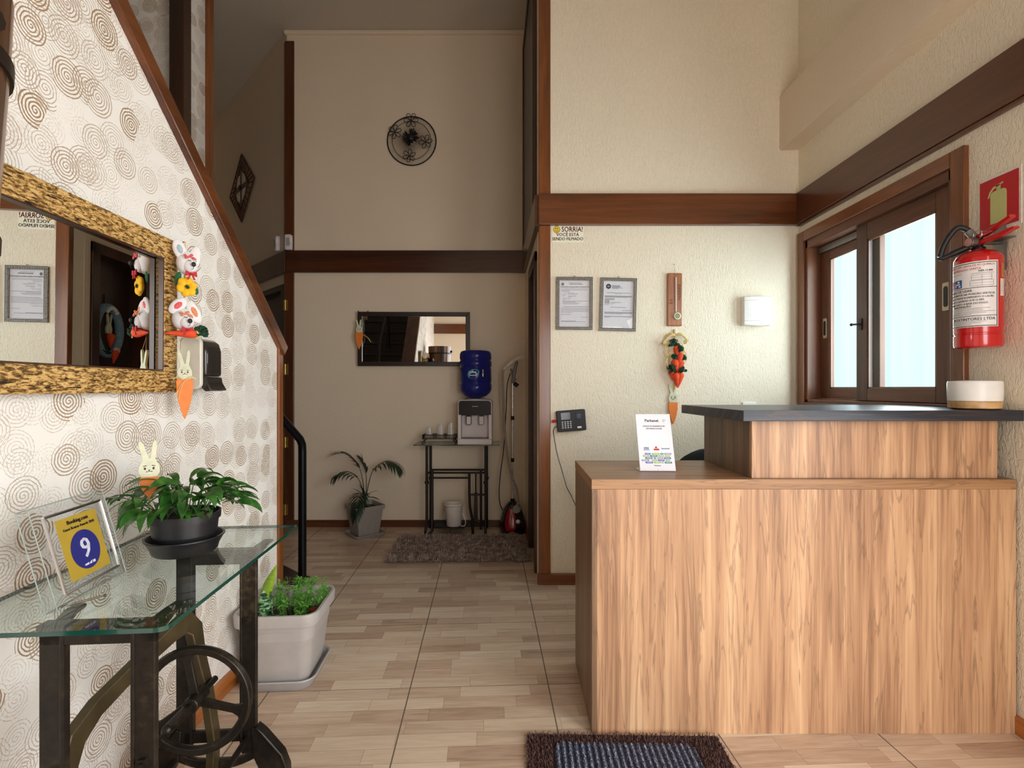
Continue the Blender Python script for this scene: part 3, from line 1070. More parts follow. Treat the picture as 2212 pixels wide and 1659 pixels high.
m = MB()
m.prism([(-W / 2, -0.002, 0), (W / 2, -0.002, 0), (W / 2, -0.002, H), (-W / 2, -0.002, H)], (0, 0.004, 0), Mt)
m.build('card', M['paper'], ds, bevel=0.0005)
m = MB().box(-W / 2 - 0.004, W / 2 - 0.004, 0.0, 0.085, 0.0, 0.003)
m.build('foot', M['acrylic'], ds)
m = MB()
tilt_add(m, lambda k: k.text('Parkanet', 0.016, -0.006, H - 0.028, -0.003, sx=0.95))
m.build('heading', M['ink'], ds)
m = MB()
tilt_add(m, lambda k: k.text('TODOS OS INGRESSOS EM', 0.0072, 0, H - 0.051, -0.003).text('UM ÚNICO LUGAR', 0.0072, 0, H - 0.061, -0.003).text('Parkanet', 0.007, 0, 0.020, -0.003).flat(circle(0, 0.005, 0.0012), -0.0025, 0.001))
m.build('lettering', M['grey_ink'], ds)
m = MB()
tilt_add(m, lambda k: k.add([(x, -0.0032, z) for x, z in circle(0.042, H - 0.028, 0.0052, 0.0052, 18)] + [(x, -0.0032, z) for x, z in circle(0.042, H - 0.028, 0.0036, 0.0036, 18)], [(i, (i + 1) % 18, (i + 1) % 18 + 18, i + 18) for i in range(14)]))
m.build('emblem', plain('green_grey_ring', (110, 150, 130), 0.6, 0, 0.02), ds)
m = MB()
tilt_add(m, lambda k: k.flat(rrz(0.002, 0.083, 0.020, 0.006, 0.001), -0.0025, 0.0012).flat([(-0.004, 0.0885), (0.006, 0.0885), (0.001, 0.097)], -0.0025, 0.0012))
m.build('park_logo', M['red_ink'], ds)
m = MB()
tilt_add(m, lambda k: k.text('ACQUA', 0.0055, -0.036, 0.090, -0.003).text('MOTION', 0.005, -0.036, 0.0845, -0.003).box(-0.048, -0.024, -0.0032, -0.0022, 0.0800, 0.0808).text('SnowLand', 0.0072, 0.036, 0.087, -0.003, shear=0.2))
m.build('park_name', M['blue_ink'], ds)
pc = [plain('tag_violet_blue', (84, 92, 178), 0.6, 0, 0.02), plain('tag_lime_green', (150, 190, 84), 0.6, 0, 0.02), plain('tag_teal', (60, 122, 122), 0.6, 0, 0.02), plain('tag_grey_outline', (150, 152, 176), 0.6, 0, 0.02)]
rowsp = [[(-.033, .022, 0), (-.003, .030, 1), (.021, .012, 2), (.043, .028, 3)], [(-.040, .024, 1), (-.011, .030, 2), (.018, .021, 1), (.042, .020, 1)], [(-.030, .028, 2), (-.007, .010, 0), (.013, .022, 3), (.040, .028, 0)], [(-.044, .030, 3), (-.009, .020, 1), (.016, .025, 0), (.041, .017, 1)], [(-.030, .029, 0), (.001, .027, 1), (.021, .008, 3), (.042, .028, 2)]]
for ci in range(4):
    m = MB()
    for ri, rw in enumerate(rowsp):
        for x, w, c in rw:
            if c == ci:
                tilt_add(m, lambda k: k.flat(rrz(x, 0.066 - ri * 0.0085, w, 0.0066, 0.0032), -0.0025, 0.001))
    m.build('tag_row', pc[ci], ds)
m = MB()
for ri, rw in enumerate(rowsp):
    for x, w, c in rw:
        tilt_add(m, lambda k: k.box(x - w * 0.32, x + w * 0.32, -0.0042, -0.0034, 0.0652 - ri * 0.0085, 0.0668 - ri * 0.0085))
m.build('tag_print', M['paper'], ds)

# aroma diffuser on the counter top
df = thing('aroma_diffuser', 'white round aroma diffuser with pale wood base on the counter', 'diffuser', (1.655, 1.842, 1.1232))
m = MB().lathe([(0.066, 0.002), (0.074, 0.006), (0.0755, 0.030)], seg=48)
m.build('wood_base', wood('pale_diffuser_wood', (176, 132, 84), (202, 160, 108), (220, 184, 136), 'x', 1, 0.4, 0.1, 0.2, 26), df, smooth=40)
m = MB().lathe([(0.0755, 0.031), (0.0765, 0.05), (0.0765, 0.096), (0.074, 0.101), (0.03, 0.1035), (0.012, 0.1035), (0.010, 0.100)], seg=48)
m.build('cover', M['white'], df, smooth=40)
m = MB().lathe([(0.05, 0), (0.06, 0.0025)], seg=24)
m.build('rubber_foot', M['matte_black'], df)

# ------------------------------------------------------------------ things on the wall behind the desk
kb = YB / F


def on_back(u, v):
    p = P(u, v, YB)
    return (p.x, YB, p.z)


# smile sticker
sg = thing('cctv_sticker', 'SORRIA sticker with yellow smiley under the brown band', 'sticker', on_back(1226, 506))
w, h = 67 * kb, 35 * kb
MB().box(-w / 2, w / 2, -0.002, 0, -h / 2, h / 2).build('sheet', plain('cream_white_sticker', (244, 240, 222), 0.5, 0, 0.01), sg)
m = MB().text('SORRIA!', 0.044, -0.038, 0.028, -0.0022, 'LEFT', sx=0.82)
m.text('SORRIA!', 0.044, -0.0372, 0.0283, -0.0022, 'LEFT', sx=0.82)
m.text('SORRIA!', 0.044, -0.0376, 0.0276, -0.0022, 'LEFT', sx=0.82)
m.build('heading', M['red_ink'], sg)
m = MB().text('VOCÊ ESTÁ', 0.027, 0.0, -0.004, -0.0022, sx=1.0).text('SENDO FILMADO', 0.027, 0.0, -0.030, -0.0022, sx=0.9)
m.text('VOCÊ ESTÁ', 0.027, 0.0008, -0.0037, -0.0022, sx=1.0).text('SENDO FILMADO', 0.027, 0.0008, -0.0297, -0.0022, sx=0.9)
m.build('lettering', M['ink'], sg)
sm = MB().flat(circle(-0.067, 0.028, 0.021), -0.0018, 0.0012).build('smiley_outline', M['ink'], sg)
MB().flat(circle(-0.067, 0.028, 0.0185), -0.002, 0.0014).build('smiley_face', plain('smiley_yellow', (246, 208, 40), 0.5, 0, 0.01), sm)
m = MB().flat(circle(-0.073, 0.034, 0.0026, 0.0045), -0.0032, 0.0008).flat(circle(-0.061, 0.034, 0.0026, 0.0045), -0.0032, 0.0008)
m.tube([(x, -0.0036, z) for x, z in circle(-0.067, 0.029, 0.0115, 0.0115, 12, 200, 340)], 0.0014, 6)
m.build('smile', M['ink'], sm)


def bead_mat():
    n = NT('grey_beaded_frame')
    x, y, z = n.sep(n.coords())
    a = n.math('ABSOLUTE', n.math('SINE', n.math('MULTIPLY', x, PI / 0.0088)))
    b = n.math('ABSOLUTE', n.math('SINE', n.math('MULTIPLY', z, PI / 0.0088)))
    f = n.math('MULTIPLY', a, b)
    n.set(color=n.ramp(f, [(0.25, srgb(58, 52, 48)), (0.55, srgb(150, 142, 132)), (0.8, srgb(214, 208, 200))]), rough=0.4, metal=0.3)
    n.bump(f, 0.6, 0.004)
    return n.mat


M['bead'] = bead_mat()
M['pale_print'] = plain('pale_grey_print', (148, 148, 164), 0.6, 0, 0.02)


def certificate(label, u0, v0, u1, v1, roll, kind):
    c = on_back((u0 + u1) / 2, (v0 + v1) / 2)
    t = thing('framed_certificate', label, 'framed certificate', c)
    t.rotation_euler = (0, R(roll), 0)
    w, h = (u1 - u0) * kb, (v1 - v0) * kb
    b = 0.0205
    m = MB()
    m.box(-w / 2, w / 2, -0.016, 0, h / 2 - b, h / 2)
    m.box(-w / 2, w / 2, -0.016, 0, -h / 2, -h / 2 + b)
    m.box(-w / 2, -w / 2 + b, -0.016, 0, -h / 2 + b, h / 2 - b)
    m.box(w / 2 - b, w / 2, -0.016, 0, -h / 2 + b, h / 2 - b)
    m.build('frame', M['bead'], t, bevel=0.003)
    pw, ph = w - 2 * b, h - 2 * b
    sheet = MB().box(-pw / 2, pw / 2, -0.005, -0.001, -ph / 2, ph / 2).build('document', M['paper'], t)
    MB().box(-pw / 2, pw / 2, -0.0092, -0.0086, -ph / 2, ph / 2).build('cover_glass', M['clear_cover'], t)
    m = MB().tube([(-0.008, -0.006, h / 2), (0, -0.008, h / 2 + 0.010), (0.008, -0.006, h / 2)], 0.0018, 6)
    m.build('hanger', M['steel'], t)
    L = MB()

    def ln(x0, x1, z, t_=0.0022):
        L.box(x0 * pw - pw / 2, x1 * pw - pw / 2, -0.0055, -0.0052, ph / 2 - z * ph - t_ / 2, ph / 2 - z * ph + t_ / 2)
    if kind == 0:
        D = MB().text('ALVARÁ DE LICENÇA PARA LOCALIZAÇÃO', 0.0092, 0.004, ph / 2 - 0.142 * ph, -0.0055, sx=0.98)
        D.text('PREFEITURA MUNICIPAL', 0.0075, 0.01, ph / 2 - 0.082 * ph, -0.0055)
        D.build('heading', M['ink'], sheet)
        for x0, x1, z, tt in ((0.3, 0.72, .052, .002), (0.10, .93, .178, .002), (.07, .94, .204, .0024), (.07, .35, .228, .002), (.1, .34, .25, .0016), (.28, .48, .27, .0016), (.28, .62, .294, .0028), (.1, .25, .294, .0016), (.1, .22, .315, .0016), (.28, .56, .336, .0026), (.1, .18, .336, .0016), (.28, .42, .358, .0016), (.1, .26, .38, .0016), (.28, .4, .38, .0016), (.1, .26, .402, .0016), (.28, .36, .402, .0016), (.1, .2, .424, .0016), (.1, .96, .446, .0026), (.1, .54, .466, .0022), (.1, .68, .486, .0026), (.1, .62, .508, .0022), (.12, .96, .566, .0026), (.06, .96, .592, .0022), (.06, .96, .618, .0024), (.06, .96, .644, .0022), (.06, .96, .672, .0024), (.06, .44, .696, .002), (.06, .38, .738, .0024), (.7, .96, .796, .0022), (.06, .55, .88, .003), (.06, .88, .892, .0026)):
            ln(x0, x1, z, tt)
        for x0, x1, z0, z1 in ((.04, .97, .02, .022), (.04, .97, .93, .932)):
            L.box(x0 * pw - pw / 2, x1 * pw - pw / 2, -0.0055, -0.0052, ph / 2 - z1 * ph, ph / 2 - z0 * ph)
        L.box(.04 * pw - pw / 2, .046 * pw - pw / 2, -0.0055, -0.0052, ph / 2 - .93 * ph, ph / 2 - .02 * ph)
        L.build('print_lines', M['pale_print'], sheet)
        MB().flat([(x - pw / 2 + .11 * pw, z + ph / 2 - .078 * ph) for x, z in ((-.009, -.004), (-.006, .008), (-.003, .006), (0, .012), (.003, .006), (.006, .008), (.009, -.004), (0, -.012))], -0.005, 0.0006).build('crest', M['grey_ink'], sheet)
    else:
        for x0, x1, z, tt in ((.28, .55, .092, .0035), (.28, .58, .108, .0035), (.28, .55, .124, .0035), (.28, .64, .14, .003), (.28, .5, .156, .003), (.12, .9, .248, .003), (.38, .62, .27, .0018), (.05, .95, .316, .0036), (.05, .95, .330, .0032), (.05, .8, .344, .002), (.05, .38, .372, .004), (.05, .38, .394, .004), (.05, .22, .414, .004), (.05, .22, .434, .004), (.25, .6, .452, .0026), (.05, .22, .454, .004), (.25, .4, .472, .002), (.05, .22, .474, .004), (.25, .32, .494, .002), (.05, .2, .506, .003), (.24, .77, .556, .003), (.64, .94, .622, .0026), (.05, .98, .664, .0036), (.05, .98, .682, .0036), (.05, .66, .70, .0022), (.05, .95, .754, .0038), (.05, .24, .772, .0028)):
            ln(x0, x1, z, tt)
        L.build('print_lines', M['pale_print'], sheet)
        cx, cz = -pw / 2 + .17 * pw, ph / 2 - .112 * ph
        s = MB().flat(circle(cx, cz, 0.0155), -0.005, 0.0006).build('round_seal', M['ink'], sheet)
        m = MB().flat([(cx - .009, cz), (cx, cz + .006), (cx + .009, cz), (cx, cz - .006)], -0.0056, 0.0006)
        m.build('seal_eye', M['paper'], s)
        MB().flat(circle(cx, cz, 0.0035), -0.0062, 0.0005).build('seal_centre', M['ink'], s)
    return t


certificate('licence certificate in a grey beaded frame next to the orange-brown post', 1201, 599, 1280, 713, 0.3, 0)
certificate('slightly tilted certificate with round black seal in a grey beaded frame', 1295, 601, 1374, 716, 1.5, 1)

# thermometer board
th = thing('wall_thermometer', 'wooden thermometer plaque with a glass tube and round dial', 'thermometer', on_back(1456, 648))
w, h = 32 * kb, 114 * kb
MB().box(-w / 2, w / 2, -0.018, 0, -h / 2, h / 2).build('board', wood('thermometer_board_wood', (120, 66, 36), (158, 98, 60), (182, 124, 82), 'z', 1, 0.4, 0.2, 0.2, 9), th, bevel=0.007)
m = MB().tube([(0.004, -0.022, -0.075), (0.004, -0.022, 0.135)], 0.0045, 10)
m.build('glass_tube', plain('milky_tube', (214, 206, 200), 0.15, 0, 0.02), th, smooth=40)
m = MB().lathe([(0.0225, 0), (0.0225, 0.010), (0.019, 0.013)], seg=28, M=Matrix.Translation((0.012, -0.018, -0.102)) @ Matrix.Rotation(PI / 2, 4, 'X'))
dl = m.build('dial', plain('cream_green_dial', (212, 216, 178), 0.4, 0, 0.02), th, smooth=40)
m = MB()
for k in range(8):
    a = 2 * PI * k / 8
    m.flat(circle(0.012 + 0.011 * math.cos(a), -0.102 + 0.011 * math.sin(a), 0.0036, 0.0036, 8), -0.0313, 0.0005)
m.flat(circle(0.012, -0.102, 0.004, 0.004, 10), -0.0313, 0.0005)
m.build('dial_print', M['ink'], dl)
m = MB()
for i, t in enumerate(('50', '40', '30', '20', '10', '0')):
    m.text(t, 0.019, 0.026, 0.085 - 0.0165 * i, -0.0184)
m.text('-10', 0.017, -0.026, -0.004, -0.0184).text('-20', 0.017, -0.026, -0.022, -0.0184)
m.build('number', plain('dark_burnt_numbers', (62, 32, 18), 0.7, 0, 0.02), th)
m = MB().tube([(0, -0.008, h / 2 + 0.0), (0, -0.004, h / 2 + 0.055)], 0.0006, 4).ball((0, -0.004, h / 2 + 0.056), 0.003)
m.build('nail', M['steel'], th)

# alarm siren box and switch plate
al = thing('alarm_siren', 'white curved alarm box on the wall near the window', 'alarm box', on_back(1629, 673.5))
w, h = 58 * kb, 63 * kb
m = MB()
loops = []
for i in range(9):
    x = -w / 2 + w * i / 8
    yy = -0.045 - 0.016 * math.cos((i / 8 - 0.5) * PI)
    loops.append([(x, 0, -h / 2), (x, yy, -h / 2 + 0.004 - 0.006 * math.cos((i / 8 - 0.5) * PI)), (x, yy, h / 2 - 0.004), (x, 0, h / 2)])
m.loft(loops)
m.build('cover', M['white'], al, bevel=0.004, smooth=30)
m = MB()
for z in (h / 2 - 0.028, -h / 2 + 0.028):
    m.tube([(-w / 2 + w * i / 8, -0.0452 - 0.016 * math.cos((i / 8 - 0.5) * PI), z) for i in range(9)], 0.0009, 5)
m.build('seam', plain('grey_seam', (170, 172, 176), 0.5), al)
sw = thing('switch_plate', 'small white switch plate just above the charcoal counter top', 'switch plate', on_back(1617, 897))
m = MB().box(-0.041, 0.041, -0.012, 0, -0.075, 0.082)
m.build('plate', M['white'], sw, bevel=0.004)
MB().box(-0.014, 0.014, -0.0155, -0.0115, -0.02, 0.03).build('rocker', M['white'], sw, bevel=0.002)

# fingerprint time clock
tc = thing('time_clock', 'black fingerprint time clock on the wall beside the post', 'time clock', on_back(1233, 908))
tc.rotation_euler = (0, R(-4.5), 0)
w, h = 62 * kb, 45 * kb
m = MB().prism([(x, 0, z) for x, z in rrz(0, 0, w, h, 0.008)], (0, -0.032, 0))
m.build('body', M['matte_black'], tc, bevel=0.004, smooth=40)
MB().flat(rrz(-0.033, 0.030, 0.056, 0.042, 0.003), -0.0322, 0.001).build('screen', plain('dark_blue_screen', (20, 22, 40), 0.15), tc)
fs_ = MB().flat(rrz(0.048, 0.024, 0.040, 0.044, 0.003), -0.0322, 0.0015).build('sensor_surround', M['black'], tc)
MB().flat(rrz(0.048, 0.024, 0.026, 0.030, 0.003), -0.0337, 0.0008).build('fingerprint_sensor', plain('deep_blue_sensor', (24, 28, 66), 0.2), fs_)
for r_ in range(4):
    for c_ in range(4):
        MB().flat(rrz(-0.055 + c_ * 0.0165, -0.005 - r_ * 0.0118, 0.0095, 0.0072, 0.002), -0.0322, 0.0016).build('key', plain('grey_white_key', (196, 198, 204), 0.5) if (r_ + c_) == 0 else bpy.data.materials['grey_white_key'], tc)
MB().flat(rrz(0.046, -0.043, 0.026, 0.011, 0.004), -0.0322, 0.0015).build('badge', M['white'], tc)
cb = MB().tube(curve_pts([(-0.088, -0.012, -0.03), (-0.105, -0.010, -0.038), (-0.112, -0.008, -0.075), (-0.10, -0.008, -0.20), (-0.075, -0.008, -0.32), (-0.06, -0.008, -0.40), (-0.035, -0.008, -0.46), (0.0, -0.008, -0.56), (0.02, -0.008, -0.62)], 40), 0.0022, 6)
cb.build('power_cable', M['matte_black'], tc, smooth=60)
MB().box(-0.117, -0.09, -0.02, -0.008, -0.005, 0.012).build('usb_plug', M['red_felt'], tc, bevel=0.002)


# ------------------------------------------------------------------ carrot garland and wooden bunny carrot on the desk wall
def yarn_puff(mb, c, r, n=22, tr=0.006, seed=1):
    rnd = random.Random(seed)
    c = Vector(c)
    for i in range(n):
        a, b = rnd.uniform(0, 2 * PI), rnd.uniform(-0.6, 1.4)
        d = Vector((math.cos(a) * math.cos(b), math.sin(a) * math.cos(b) * 0.7, math.sin(b)))
        s = d.orthogonal().normalized()
        mb.tube([c + d * r * 0.2 - s * tr, c + d * r * 0.9 - s * tr * 1.2, c + d * r * 1.05, c + d * r * 0.9 + s * tr * 1.2, c + d * r * 0.2 + s * tr], tr * 0.55, 5)
    return mb


def carrot_mb(mb, top, tip, r, n=10):
    top, tip = Vector(top), Vector(tip)
    pts, rs = [], []
    for i in range(n + 1):
        t = i / n
        pts.append(top.lerp(tip, t))
        rs.append(r * (math.sin(min(1, t * 3.2 + 0.35) * PI / 2)) * (1 - t ** 1.6) + 0.0012)
    return mb.tube(pts, rs, 12)


gl = thing('carrot_garland', 'hanging garland of stuffed fabric carrots with straw bow below the thermometer', 'garland', on_back(1456, 775))
k = kb


def g(u, v, y=-0.03):
    return ((u - 1456) * k, y, (775 - v) * k)


m = MB()
m.tube([g(1457, 712, -0.006), g(1456, 722, -0.012)], 0.007, 6)
rnd = random.Random(3)
for sgn in (-1, 1):
    for i in range(9):
        o = rnd.uniform(-0.008, 0.008)
        m.tube(curve_pts([(0, -0.03, 0.142), (sgn * 0.03, -0.035 + o, 0.148 + o), (sgn * 0.062, -0.03 + o, 0.125 + o), (sgn * 0.068 + o, -0.03, 0.098 + o), (sgn * 0.05, -0.03, 0.100 + o)], 12), 0.0042, 5)
m.build('straw_bow', M['straw'], gl, smooth=60)
m = MB()
for i in range(26):
    x = rnd.choice((-1, 1)) * rnd.uniform(0.02, 0.06)
    z = rnd.uniform(-0.02, 0.09)
    m.tube(curve_pts([(x * 0.4, -0.03, z + 0.03), (x, -0.032, z), (x * 1.15 + rnd.uniform(-0.01, 0.01), -0.03, z - 0.04), (x * 0.9, -0.03, z - 0.07)], 9), 0.0018, 4)
m.build('raffia', M['straw'], gl, smooth=60)
m = MB().tube([(0, -0.012, 0.15), (0, -0.012, -0.19)], 0.0045, 6)
m.build('cord', M['straw'], gl)
for ct, cp, r, pf, pr in ((g(1457, 748), g(1462, 790), 0.020, g(1452, 745, -0.035), 0.034), (g(1466, 762, -0.04), g(1460, 800), 0.019, g(1465, 756, -0.045), 0.022), (g(1452, 778, -0.038), g(1461, 806), 0.022, g(1453, 772, -0.04), 0.018), (g(1469, 780, -0.03), g(1461, 808), 0.020, g(1471, 774, -0.035), 0.020), (g(1455, 806, -0.04), g(1460, 838), 0.022, g(1450, 799, -0.04), 0.030), (g(1468, 806, -0.03), g(1461, 838), 0.020, g(1470, 801, -0.035), 0.026), (g(1447, 800, -0.02), g(1456, 828), 0.018, g(1446, 795, -0.02), 0.018)):
    c_ = carrot_mb(MB(), ct, cp, r).build('carrot', M['carrot'], gl, smooth=60)
    yarn_puff(MB(), pf, pr, 20, 0.006, int(ct[0] * 9999) % 97).build('yarn_top', M['green_yarn'], c_, smooth=60)


def bunny_outline(w, h):
    """front outline of a flat bunny head with two long ears; w is head width, h total height"""
    a = w / 2
    return [(x * a, z * h) for x, z in ((-0.75, 0.0), (-1.0, 0.14), (-0.98, 0.28), (-0.72, 0.42), (-0.62, 0.50), (-0.80, 0.68), (-1.02, 0.88), (-0.98, 0.98), (-0.78, 1.0), (-0.52, 0.90), (-0.22, 0.66), (-0.04, 0.53), (0.10, 0.53), (0.16, 0.68), (0.28, 0.92), (0.46, 1.02), (0.66, 1.0), (0.74, 0.88), (0.68, 0.68), (0.56, 0.50), (0.72, 0.42), (0.98, 0.28), (1.0, 0.14), (0.75, 0.0))]


def carrot_outline(w, h, wave=0.05):
    pts = []
    for i in range(15):
        t = i / 14
        r = (w / 2) * (1 - t ** 2.1 * 0.96) * (0.80 + 0.2 * math.sin(min(1, t * 5 + 0.2) * PI / 2)) * (1 + wave * math.sin(t * 26))
        pts.append((r, -h * t))
    return pts + [(-x, z) for x, z in pts[::-1]]


def flat_bunny(t, hw, hh, cw, chh, thick=0.008, y=0.0, z0=0.0, seated=False):
    """head and carrot body cut from thin board, joined at z0"""
    hd = MB().flat([(x, z + z0) for x, z in bunny_outline(hw, hh)], y, thick).build('head', M['cream_wood'], t, bevel=0.001)
    m = MB()
    zc = z0 + hh * 0.24
    for s in (-1, 1):
        m.flat(circle(s * hw * 0.20, zc, hw * 0.055, hw * 0.075, 10), y - thick, 0.0006)
        m.tube([(s * hw * 0.12, y - thick - 0.0004, zc + hw * 0.17), (s * hw * 0.28, y - thick - 0.0004, zc + hw * 0.13)], hw * 0.022, 5)
    m.tube([(-hw * 0.15, y - thick - 0.0004, zc - hw * 0.16), (-hw * 0.07, y - thick - 0.0004, zc - hw * 0.205), (0, y - thick - 0.0004, zc - hw * 0.165), (hw * 0.07, y - thick - 0.0004, zc - hw * 0.205), (hw * 0.15, y - thick - 0.0004, zc - hw * 0.16)], hw * 0.02, 5)
    m.flat(circle(0, zc - hw * 0.10, hw * 0.05, hw * 0.035, 8), y - thick, 0.0006)
    m.build('face', plain('dark_brown_paint', (62, 42, 36), 0.6) if 'dark_brown_paint' not in bpy.data.materials else bpy.data.materials['dark_brown_paint'], hd)
    m = MB()
    for s in (-1, 1):
        m.flat(rrz(s * hw * 0.05, zc - hw * 0.23, hw * 0.085, hw * 0.09, hw * 0.01), y - thick, 0.0008)
    m.build('teeth', M['white'], hd)
    if not seated:
        MB().flat([(x, z + z0) for x, z in carrot_outline(cw, chh)], y, thick).build('carrot_body', M['orange'], t, bevel=0.001)


wb = thing('wooden_bunny', 'flat wooden bunny on an orange carrot hanging under the carrot garland', 'bunny ornament', on_back(1453, 869))
flat_bunny(wb, 20 * kb, 40 * kb, 20.5 * kb, 47 * kb, 0.008, -0.004)
MB().tube([(0, -0.006, 0.105), (0.002, -0.012, 0.135)], 0.0012, 5).build('string', M['straw'], wb)


# ------------------------------------------------------------------ window wall: extinguisher and its sign
red_paint = plain('glossy_red_paint', (196, 22, 26), 0.2, 0, 0.03, 10, 0, 100, 0.6)
sg = thing('extinguisher_sign', 'red square sign with a pale green extinguisher symbol', 'sign', (XR, 1.858, 1.872), R(-90))
MB().box(-0.082, 0.082, -0.003, 0, -0.102, 0.102).build('backing', plain('sign_white_border', (226, 220, 214), 0.4), sg)
MB().flat([(-0.074, -0.092), (0.074, -0.092), (0.074, 0.092), (-0.074, 0.092)], -0.003, 0.0012).build('red_field', plain('sign_red', (188, 20, 34), 0.35, 0, 0.02), sg)
m = MB()
m.flat([(-0.031, -0.074), (0.031, -0.074), (0.031, 0.03), (0.028, 0.038), (0.020, 0.043), (-0.020, 0.043), (-0.028, 0.038), (-0.031, 0.03)], -0.0042, 0.0008)
m.flat([(-0.008, 0.042), (0.008, 0.042), (0.008, 0.062), (-0.008, 0.062)], -0.0042, 0.0008)
m.flat([(-0.008, 0.056), (0.018, 0.062), (0.018, 0.068), (-0.008, 0.062)], -0.0042, 0.0008)
m.flat([(-0.006, 0.062), (-0.020, 0.060), (-0.034, 0.046), (-0.042, 0.026), (-0.037, 0.024), (-0.028, 0.042), (-0.018, 0.052), (-0.006, 0.054)], -0.0042, 0.0008)
m.build('symbol', plain('pale_green_yellow', (196, 196, 132), 0.5, 0, 0.02), sg)

ER = 0.0685
ex = thing('fire_extinguisher', 'red fire extinguisher with white instruction label hanging on the wall', 'fire extinguisher', (XR - ER - 0.016, 1.85, 1.342), R(-90))
m = MB().lathe([(ER - 0.012, 0), (ER - 0.002, 0.004), (ER, 0.012), (ER, 0.045), (ER - 0.002, 0.047), (ER - 0.002, 0.051), (ER, 0.053), (ER, 0.315), (ER - 0.001, 0.320), (ER - 0.006, 0.331), (ER - 0.018, 0.341), (ER - 0.036, 0.348), (0.022, 0.351), (0.020, 0.354)], seg=56)
m.build('cylinder', red_paint, ex, smooth=40)
m = MB().lathe([(0.021, 0.372), (0.021, 0.380), (0.014, 0.384), (0.014, 0.418), (0.010, 0.424)], seg=20)
vb = m.build('valve', M['black'], ex, smooth=40)
m = MB().lathe([(0.018, 0), (0.018, 0.018), (0.012, 0.022)], seg=20, M=Matrix.Translation((0.0, -0.014, 0.400)) @ Matrix.Rotation(PI / 2, 4, 'X') @ Matrix.Rotation(0, 4, 'Z'))
m.build('pressure_gauge', M['steel'], vb, smooth=40)
MB().lathe([(0.0145, 0.0222), (0.0145, 0.0235)], seg=20, M=Matrix.Translation((0.0, -0.014, 0.400)) @ Matrix.Rotation(PI / 2, 4, 'X')).build('gauge_face', plain('pink_gauge_face', (206, 150, 140), 0.3), vb)
m = MB().prism([(-0.012, -0.012, 0.402), (0.09, -0.010, 0.412), (0.135, -0.006, 0.418), (0.138, -0.006, 0.410), (0.09, -0.010, 0.396), (-0.012, -0.012, 0.386)], (0, 0.022, 0))
m.build('carry_handle', red_paint, ex, bevel=0.003, label='red carrying handle')
m = MB().prism([(-0.016, -0.011, 0.424), (0.03, -0.010, 0.430), (0.125, -0.008, 0.460), (0.128, -0.008, 0.450), (0.03, -0.010, 0.414), (-0.016, -0.011, 0.410)], (0, 0.020, 0))
m.build('squeeze_lever', red_paint, ex, bevel=0.003, label='red squeeze lever')
m = MB().tube([Vector((0.022 + 0.017 * math.cos(a), -0.022, 0.420 + 0.017 * math.sin(a))) for a in [2 * PI * i / 20 for i in range(20)]], 0.0016, 6, True)
m.tube([(0.03, -0.022, 0.433), (0.075, -0.018, 0.418), (0.03, -0.02, 0.414)], 0.0012, 5)
m.build('safety_ring', M['chrome'], ex, smooth=60)
hose = curve_pts([(-0.012, 0.0, 0.418), (-0.020, -0.02, 0.450), (-0.032, -0.045, 0.462), (-0.044, -0.062, 0.440), (-0.055, -0.078, 0.402), (-0.062, -0.086, 0.362)], 40)
m = MB().tube(hose, 0.0098, 10)
m.tube(curve_pts([(-0.062, -0.086, 0.362), (-0.058, -0.082, 0.357), (-0.04, -0.06, 0.368), (-0.015, -0.02, 0.388)], 18), [0.009] * 12 + [0.011] * 7, 10)
m.build('hose', M['matte_black'], ex, smooth=50)
m = MB().tube([(-0.004, 0.0, 0.408), (-0.018, -0.02, 0.446)], 0.013, 12)
m.build('hose_collar', plain('grey_hose_collar', (120, 116, 110), 0.4), ex, smooth=40)
m = MB().box(-0.02, 0.02, ER + 0.004, ER + 0.016, 0.28, 0.44).box(-0.008, 0.06, 0.02, ER + 0.01, 0.384, 0.388).box(-0.012, 0.012, 0.015, ER + 0.01, 0.3745, 0.379)
m.build('wall_bracket', M['steel'], ex)
for o_ in ex.children:
    if o_.name.split('.')[0] in ('valve', 'carry_handle', 'squeeze_lever', 'safety_ring', 'hose', 'hose_collar'): o_.location.z = -0.019
PH0 = R(16)


def bent_rect(mb, x0, x1, z0, z1, rad, n=24):
    vs, fs = [], []
    for i in range(n + 1):
        ph = PH0 + (x0 + (x1 - x0) * i / n) / ER
        for z in (z0, z1): vs.append((rad * math.sin(ph), -rad * math.cos(ph), z))
    for i in range(n): fs.append((2 * i, 2 * i + 2, 2 * i + 3, 2 * i + 1))
    return mb.add(vs, fs)


LW = 0.095
lab = bent_rect(MB(), -LW, LW, 0.072, 0.302, ER + 0.0006, 40).build('instruction_label', plain('white_label', (234, 232, 234), 0.35, 0, 0.01), ex, smooth=60)
m = MB()
b = 0.0024
for x0, x1, z0, z1 in ((-LW + .003, LW - .003, .0745, .0745 + b), (-LW + .003, LW - .003, .298 - b, .298), (LW - .003 - b, LW - .003, .0745, .298), (-LW + .003, -LW + .003 + b, .0745, .298), (-LW + .003, LW - .003, .209, .209 + b * .8), (-LW + .003, LW - .003, .110, .110 + b * .8)):
    bent_rect(m, x0, x1, z0, z1, ER + 0.0010, 40)
m.build('label_border', M['ink'], lab)
BD = (ER + 0.0012, PH0)
m = MB()
for s, sz, x, z in (('EXTINTOR DE INCÊNDIO COM CARGA DE PÓ QUÍMICO', 0.0096, 0.085, .288), ('PRESSURIZAÇÃO DIRETA', 0.0105, 0.046, .276)):
    m.text(s, sz, x, z, 0, 'RIGHT', 0.0001, BD, 0.86)
m.build('red_lettering', M['red_ink'], lab)
m = MB()
